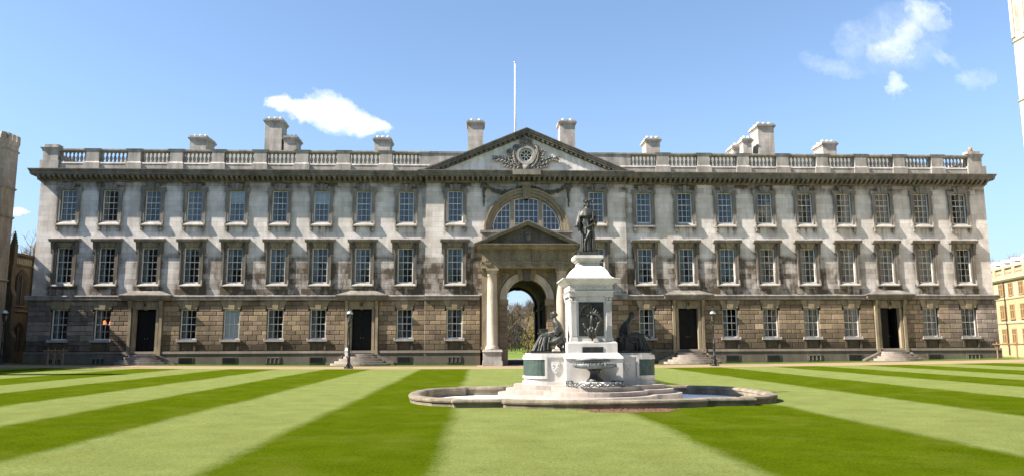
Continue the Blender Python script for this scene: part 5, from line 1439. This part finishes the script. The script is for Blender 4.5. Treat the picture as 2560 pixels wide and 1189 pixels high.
# ------------------------------------------------------------------ GOTHIC RANGE, TURRETS AND HALL (left)
def octa(b, c, r, z0, z1, e=0.0, n=8): b.lathe([(r, z0), (r + e, z1)], (c[0], c[1], 0), n, a0=pi / 8)
def turret(name, c, r, z0, ztop, strings, mat, label, cat='tower', crenel=True, panels=()):
    E_ = empty(name, (c[0], c[1], 0)); tag(E_, label, cat)
    b = MB(); octa(b, (0, 0), r, z0, ztop); b.build('shaft', mat, E_)
    b = MB()
    for z in strings: octa(b, (0, 0), r + .02, z, z + .12, .12); octa(b, (0, 0), r + .14, z + .12, z + .2, -.1)
    b.build('string_course', mat, E_)
    if crenel:
        b = MB(); octa(b, (0, 0), r + .02, ztop, ztop + .35, .08)
        for k in range(8):
            a = pi / 8 + pi / 4 * k
            for q in (-.38, 0, .38):
                a_ = pi / 4 * k; ap = (r + .1) * cos(pi / 8); tx, ty = -sin(a_), cos(a_); cx, cy = ap * cos(a_), ap * sin(a_); L_ = 2 * ap * math.tan(pi / 8)
                u0 = q * L_ * .86
                P4 = [(cx + tx * (u0 + e1 * L_ * .105) + cos(a_) * e2, cy + ty * (u0 + e1 * L_ * .105) + sin(a_) * e2) for e1, e2 in ((-1, -.25), (1, -.25), (1, .0), (-1, .0))]
                b.poly(P4[::-1], ztop + .351, ztop + .85, 'z')
        b.build('battlement', mat, E_)
    if panels:
        b = MB()
        for (pz0, pz1) in panels:
            for k in range(8):
                a_ = pi / 4 * k; ap = (r) * cos(pi / 8); tx, ty = -sin(a_), cos(a_)
                for q in (-.5, .5):
                    cx, cy = (ap + .02) * cos(a_) + tx * q * r * .36, (ap + .02) * sin(a_) + ty * q * r * .36; w_ = r * .075
                    b.poly([(cx + tx * e1 * w_ + cos(a_) * e2, cy + ty * e1 * w_ + sin(a_) * e2) for e1, e2 in ((-1, -.05), (1, -.05), (1, .01), (-1, .01))], pz0 + .4, pz1 - .6, 'z')
        b.build('lancet_panel', 'hall', E_)
        b = MB()
        for (pz0, pz1) in panels:
            for k in range(8):
                a_ = pi / 4 * k; ap = (r) * cos(pi / 8); tx, ty = -sin(a_), cos(a_)
                for q in (-1, 0, 1):
                    cx, cy = (ap + .0) * cos(a_) + tx * q * r * .34, (ap + .0) * sin(a_) + ty * q * r * .34; w_ = r * .045
                    b.poly([(cx + tx * e1 * w_ + cos(a_) * e2, cy + ty * e1 * w_ + sin(a_) * e2) for e1, e2 in ((-1, -.05), (1, -.05), (1, .12), (-1, .12))], pz0, pz1, 'z')
        b.build('rib', mat, E_)
    return E_
turret('octagonal_turret', (-41.15, 1.7), 2.0, -.4, 16.5, (16.0, 13.1, 10.9, 6.1), 'hall', 'tall octagonal brown stone turret with battlemented top at the left edge')
turret('slender_turret', (-40.5, -20.5), .8, -.4, 16.6, (11.5, 14.5), 'hall', 'slim octagonal turret of the hall on the left side of the court', crenel=False)
turret('chapel_turret', (46.35, 3.0), 3.65, -.4, 38.0, (27.0, 21.7, 15.1, 8.0), 'chapel', 'huge pale stone octagonal chapel turret cut off by the top right edge', crenel=False, panels=((27.5, 37.5),))
CH_ = empty('chapel', (47.0, 0, 0)); tag(CH_, 'pale stone chapel wall closing the right side of the court', 'chapel')
b = MB(); b.box(1.5, 14, -80, 2, -.4, 26)
for k in range(8): b.box(.2, 1.6, -77 + k * 9, -75.6 + k * 9, -.4, 24)
b.build('buttressed_wall', 'chapel', CH_)

def gothic_range(name, org, rz, x0, x1, depth, ztop, bays, label, pin_h, mat='hall'):
    E_ = empty(name, org, rz); tag(E_, label, 'building')
    b = MB(); b.box(x0, x1, 0, depth, -.4, ztop); b.fbox(x0, x1, 0, 4.0, 4.14, .12, .05, ends=False); b.fbox(x0, x1, 0, -.4, .9, .22, .15, ends=False)
    b.fbox(x0, x1, 0, ztop, ztop + .14, .1, .16, yb=.3, ends=False); b.fbox(x0, x1, 0, ztop + .85, ztop + 1.0, .06, .12, yb=.3, ends=False)
    b.build('wall', mat, E_)
    b = MB(); n = int((x1 - x0) / .3)
    for k in range(n): x = x0 + (k + .5) * (x1 - x0) / n; b.box(x - .05, x + .05, .0, .2, ztop + .14, ztop + .85)
    b.build('pierced_parapet', mat, E_)
    for cx in bays:
        for (w_, z0, z1) in ((.62, 4.5, 6.2), (.5, .6, 2.3)):
            ar = [(cx - w_, z0), (cx + w_, z0), (cx + w_, z1)] + [(cx + w_ * cos(a) ** 1.2 if cos(a) > 0 else cx, z1 + 1.35 * w_ * sin(a)) for a in (.3, .6, .9, 1.2)] + [(cx, z1 + 1.5 * w_)] + [(cx - w_ * cos(a) ** 1.2, z1 + 1.35 * w_ * sin(a)) for a in (1.2, .9, .6, .3)] + [(cx - w_, z1)]
            f_ = MB(); nn = len(ar); o2 = [(cx + (p[0] - cx) * 1.28, z0 + (p[1] - z0) * 1.09 - (.1 if p[1] == z0 else 0)) for p in ar]
            for k in range(nn):
                j = (k + 1) % nn; i = len(f_.v)
                f_.v += [(ar[k][0], -.02, ar[k][1]), (o2[k][0], -.16, o2[k][1]), (o2[j][0], -.16, o2[j][1]), (ar[j][0], -.02, ar[j][1]), (o2[k][0], .02, o2[k][1]), (o2[j][0], .02, o2[j][1])]
                f_.face([i, i + 1, i + 2, i + 3]); f_.face([i + 1, i + 4, i + 5, i + 2])
            wn = f_.build('window', mat, E_)
            q = MB(); q.poly(ar, -.014, .01); q.build('glass', 'room', wn)
            q = MB(); q.box(cx - .04, cx + .04, -.08, -.015, z0, z1 + w_ * 1.2)
            for sg in (-1, 1): q.tube([(cx, -.05, z1 + .1), (cx + sg * w_ * .5, -.05, z1 + w_ * .9)], .03, 4)
            q.build('mullion', mat, wn)
    for cx in [c - (bays[1] - bays[0]) / 2 for c in bays] + [bays[-1] + (bays[1] - bays[0]) / 2]:
        b = MB(); b.poly([(0, -.4), (-.75, -.4), (-.75, 2.0), (-.5, 2.5), (-.5, 5.2), (-.3, 5.8), (-.3, ztop), (0, ztop)], cx - .24, cx + .24, 'x')
        bt = b.build('buttress', mat, E_)
        b = MB(); b.box(cx - .2, cx + .2, -.34, .06, ztop, ztop + 1.2 + pin_h * .3); b.lathe([(.26, 0), (.22, .1), (.04, pin_h * .7), (.08, pin_h * .72), (.02, pin_h * .8)], (cx, -.14, ztop + 1.2 + pin_h * .3), 4, a0=pi / 4)
        for k in range(5):
            zz = ztop + 1.35 + pin_h * .3 + k * pin_h * .12; r_ = .22 - .035 * k
            for a in (0, pi / 2, pi, 3 * pi / 2): b.ball((cx + r_ * cos(a), -.14 + r_ * sin(a), zz), .06, n=6, m=4)
        b.build('pinnacle', mat, bt)
    return E_
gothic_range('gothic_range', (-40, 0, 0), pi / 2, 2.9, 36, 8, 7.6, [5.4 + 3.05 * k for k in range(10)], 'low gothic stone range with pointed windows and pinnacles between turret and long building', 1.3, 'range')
gothic_range('gothic_hall', (-40.6, 0, 0), pi / 2, -60, -.4, 10, 10.9, [-56 + 5.5 * k for k in range(10)], 'brown stone gothic hall closing the left side of the court', 2.4)

# ------------------------------------------------------------------ GOLDEN COLLEGE RANGE (right, far)
K_ = empty('golden_college_range', (57.3, 30, 0), R(-106)); tag(K_, 'sunlit golden stone three-storey college range seen beyond the right end', 'building')
b = MB(); b.box(-40, 24, 0, 10, -.4, 6.05); b.build('wall', 'clare', K_)
b = MB(); b.box(-40, 24, 0, 10, 6.051, 8.35); b.build('upper_wall', 'clarep', K_)
b = MB()
for z, p in ((3.3, .12), (6.05, .12), (8.1, .35)): b.fbox(-40, 24, 0, z, z + .18, p * .6, p, ends=False); b.fbox(-40, 24, 0, z + .18, z + .26, p, p * .4, ends=False)
b.build('cornice', 'clarep', K_)
b = MB(); b.fbox(-40, 24, 0, 8.36, 8.75, .06, .06, yb=.4, ends=False); b.fbox(-40, 24, 0, 9.55, 9.75, .08, .1, yb=.4, ends=False)
for k in range(24): x = -38 + k * 2.75; b.box(x - .3, x + .3, -.1, .35, 8.75, 9.55)
for k in range(190): x = -39.6 + k * .33; b.lathe([(.09, 8.75), (.04, 8.95), (.09, 9.15), (.04, 9.45), (.07, 9.55)], (x, .12, 0), 6)
b.build('balustrade', 'clarep', K_)
for k in range(24):
    x = -38.2 + k * 2.78 + 1.25
    if x > 23: break
    for (z0, z1) in ((1.25, 2.65), (3.95, 5.35), (6.55, 7.75)):
        if x < -20: continue
        f_ = MB()
        f_.box(x - .62, x - .5, -.08, .02, z0 - .05, z1 + .12); f_.box(x + .5, x + .62, -.08, .02, z0 - .05, z1 + .12); f_.box(x - .5, x + .5, -.08, .02, z1, z1 + .12); f_.box(x - .68, x + .68, -.14, .02, z0 - .2, z0 - .051)
        wn = f_.build('window', 'ochrewin', K_)
        q = MB(); q.box(x - .5, x + .5, -.02, .01, z0 - .05, z1); q.build('glass', 'glassdim' if False else 'room', wn)
        q = MB(); q.box(x - .06, x + .06, -.08, -.021, z0 - .05, z1); q.box(x - .5, x - .06, -.07, -.021, (z0 + z1) / 2 + .1, (z0 + z1) / 2 + .2); q.box(x + .06, x + .5, -.07, -.021, (z0 + z1) / 2 + .1, (z0 + z1) / 2 + .2)
        for e_ in (-.28, .28): q.box(x + e_ - .02, x + e_ + .02, -.05, -.021, z0 - .05, z1)
        q.build('mullion', 'ochrewin', wn)
b = MB(); b.poly([(.6, 8.4), (9.6, 8.4), (7.4, 11.0), (3.0, 11.0)], -40, 24, 'x'); rf = b.build('roof', 'slate', K_)
for k in range(22):
    x = -38 + k * 2.8
    b = MB(); b.box(x - .6, x + .6, .7, 2.2, 9.2, 10.35); b.poly([(x - .7, 10.35), (x + .7, 10.35), (x, 10.75)], .6, 2.8); dm = b.build('dormer', 'white', rf)
for x in (-14, 9.6, 20):
    b = MB(); b.box(x - .8, x + .8, 2.0, 3.6, 10, 12.6); b.box(x - .95, x + .95, 1.85, 3.75, 12.6, 12.85); b.build('chimney', 'clarep', rf)
b = MB(); b.tube([(3.1, -.12, -.2), (3.1, -.12, 8.1)], .06, 6); b.build('drainpipe', 'iron', K_)

# ------------------------------------------------------------------ TREES
def bare_tree(name, h, seed, spread=.55, levels=5, trunk=.28, twig='twig', dens=3):
    E_ = empty(name); rnd = random.Random(seed); tb = MB(); cb = MB()
    tips = []
    def grow(p, d, L, r, lv):
        n = 3; pts = [p]; q = p.copy(); dd = d.copy()
        for k in range(n):
            dd = (dd + Vector((rnd.gauss(0, .12), rnd.gauss(0, .12), rnd.gauss(.05, .06)))).normalized(); q = q + dd * (L / n); pts.append(q.copy())
        (tb if lv <= 1 else cb).tube(pts, [r, r * .85, r * .72, r * .6], 5 if lv < 2 else 3, cap=False)
        if lv >= levels: return
        m_ = dens + (1 if lv < 2 else 0) + (1 if rnd.random() < .4 else 0)
        for k in range(m_):
            t_ = rnd.uniform(.45, 1.0) if lv else rnd.uniform(.4, 1.0); i = min(int(t_ * n), n - 1); s_ = pts[i].lerp(pts[i + 1], t_ * n - i)
            a = rnd.uniform(0, 2 * pi); side = Vector((cos(a), sin(a), rnd.uniform(-.1, .5)))
            nd = (dd * (1 - spread * .6) + side * spread * 1.05).normalized()
            grow(s_, nd, L * rnd.uniform(.55, .78), max(.012, r * .5), lv + 1)
    grow(Vector((0, 0, -.4)), Vector((0, 0, 1)), h * .42, trunk, 0)
    tb.build('trunk', 'bark', E_); cb.build('crown', twig, E_)
    return E_
def leafy(name, h, w, seed, mat, n=2200, lf=.16, weep=False):
    E_ = empty(name); rnd = random.Random(seed); tb = MB(); tb.tube([(0, 0, -.4), (.1, 0, h * .3), (0, .1, h * .75)], [.2, .15, .05], 6); tb.build('trunk', 'bark', E_)
    cb = MB(); cl = [(Vector((rnd.gauss(0, w * .35), rnd.gauss(0, w * .35), rnd.uniform(h * .25, h * .95))), rnd.uniform(.25, .6) * w * .5) for _ in range(22)]
    for k in range(n):
        c, r = rnd.choice(cl); p = c + Vector((rnd.gauss(0, r * .6), rnd.gauss(0, r * .6), rnd.gauss(0, r * .7) - (rnd.random() * h * .4 if weep else 0)))
        p.z = max(.1, p.z); a, e_ = rnd.uniform(0, 2 * pi), rnd.uniform(-1, 1); u_ = Vector((cos(a), sin(a), e_)).normalized() * lf; v_ = u_.orthogonal().normalized() * lf * .6
        i = len(cb.v); cb.v += [p - u_, p + v_, p + u_, p - v_]; cb.face([i, i + 1, i + 2, i + 3])
    cb.build('crown', mat, E_); return E_
TP = [bare_tree('bare_tree', 10.5, 3, .55, 5, .26), bare_tree('bare_tree', 9.5, 8, .62, 5, .22), bare_tree('bare_tree', 11.5, 21, .5, 5, .30)]
spots_ = [(1.2, 88, 0, 1.3, 'bare brown tree standing left in the view through the archway', None),
          (4.1, 63, 1, .78, 'thin young bare tree on the meadow seen in the middle of the archway', None),
          (6.8, 92, 2, 1.12, 'bare reddish brown tree at the right of the archway view', None)]
used_ = [False] * 3
rt = random.Random(6)
for (x, y) in ((-9, 96), (-3, 100), (3.2, 98), (10.5, 95), (15, 100), (21, 94), (-15, 92), (-22, 99), (28, 102)): spots_.append((x, y, rt.randrange(3), rt.uniform(.85, 1.1), 'bare brown tree in the row beyond the meadow behind the building', 'bare trees in the row beyond the meadow'))
for (x, y, sc) in ((-70.5, 54, 1.85), (-66.5, 57, 1.7), (-74, 60, 1.95)): spots_.append((x, y, rt.randrange(3), sc, 'bare tree showing its twigs above the gothic range at the left', 'bare trees above the gothic range'))
for (x, y, sc) in ((94, 84, 1.8), (98.5, 85, 1.9), (103, 84, 1.8)): spots_.append((x, y, rt.randrange(3), sc, 'bare tree rising behind the golden range at the right edge', 'bare trees behind the golden range'))
for (x, y, k, sc, lab, grp) in spots_:
    o = TP[k] if not used_[k] else copy_tree(TP[k]); used_[k] = True
    o.location = (x, y, -.35); o.scale = (sc, sc, sc); o.rotation_euler.z = rt.uniform(0, 6.28); tag(o, lab, 'tree', grp)
wl = leafy('willow_tree', 8.2, 3.2, 5, 'willow', 3800, .13, True); wl.location = (6.6, 74, -.35); tag(wl, 'yellow green weeping willow at the right side of the archway view', 'tree')
b = MB(); rnd = random.Random(12)
for k in range(15000):
    x = rnd.gauss(5, 7.5); y = rnd.uniform(103, 112); z = rnd.random() ** .9 * (9.0 + 2.4 * noise.noise(Vector((x * .45, 0, 0)))); L_ = rnd.uniform(.5, 1.5)
    a = rnd.uniform(0, 2 * pi); d = Vector((cos(a) * .5, sin(a) * .5, 1)).normalized() * L_
    p = Vector((x, y, z - .35)); w_ = Vector((.045, .01, 0)); i = len(b.v); b.v += [p - w_, p + w_, p + d + w_ * .3, p + d - w_ * .3]; b.face([i, i + 1, i + 2, i + 3])
tag(b.build('brushwood', 'twig'), 'dense brown bare brushwood behind the meadow trees', kind='stuff')
hd = leafy('hedge_bush', 1.6, 2.6, 9, 'hedge', 1500, .14); hd.location = (-.2, 70, -.35); tag(hd, 'low dark bush at the far left of the archway view', 'bush')

# ------------------------------------------------------------------ east side of the court (behind the viewpoint): unseen stone screen and trees, added to block low sky light
E_ = empty('added_stone_screen', (0, -84, 0)); tag(E_, 'low pierced stone screen wall behind the viewpoint, added unseen to block sky light', 'wall')
b = MB(); b.box(-60, 60, 0, .8, -.4, 1.6); b.box(-60, 60, 0, .8, 4.2, 5.2)
for k in range(41): b.box(-60 + k * 3 - .35, -60 + k * 3 + .35, -.1, .9, 1.6, 5.9)
b.build('screen_wall', 'hall', E_)
tr0 = leafy('added_street_tree', 16, 11, 31, 'hedge', 1700, .55)
for k in range(15):
    o = tr0 if k == 0 else copy_tree(tr0)
    o.location = (-72 + k * 10.2 + rt.uniform(-2, 2), -96 + rt.uniform(-5, 5), -.3); sc = rt.uniform(.85, 1.2); o.scale = (sc, sc, sc); o.rotation_euler.z = rt.uniform(0, 6)
    tag(o, 'unseen dark leafy tree added to block sky light behind the stone screen', 'tree', 'added sky-blocking trees behind the stone screen')
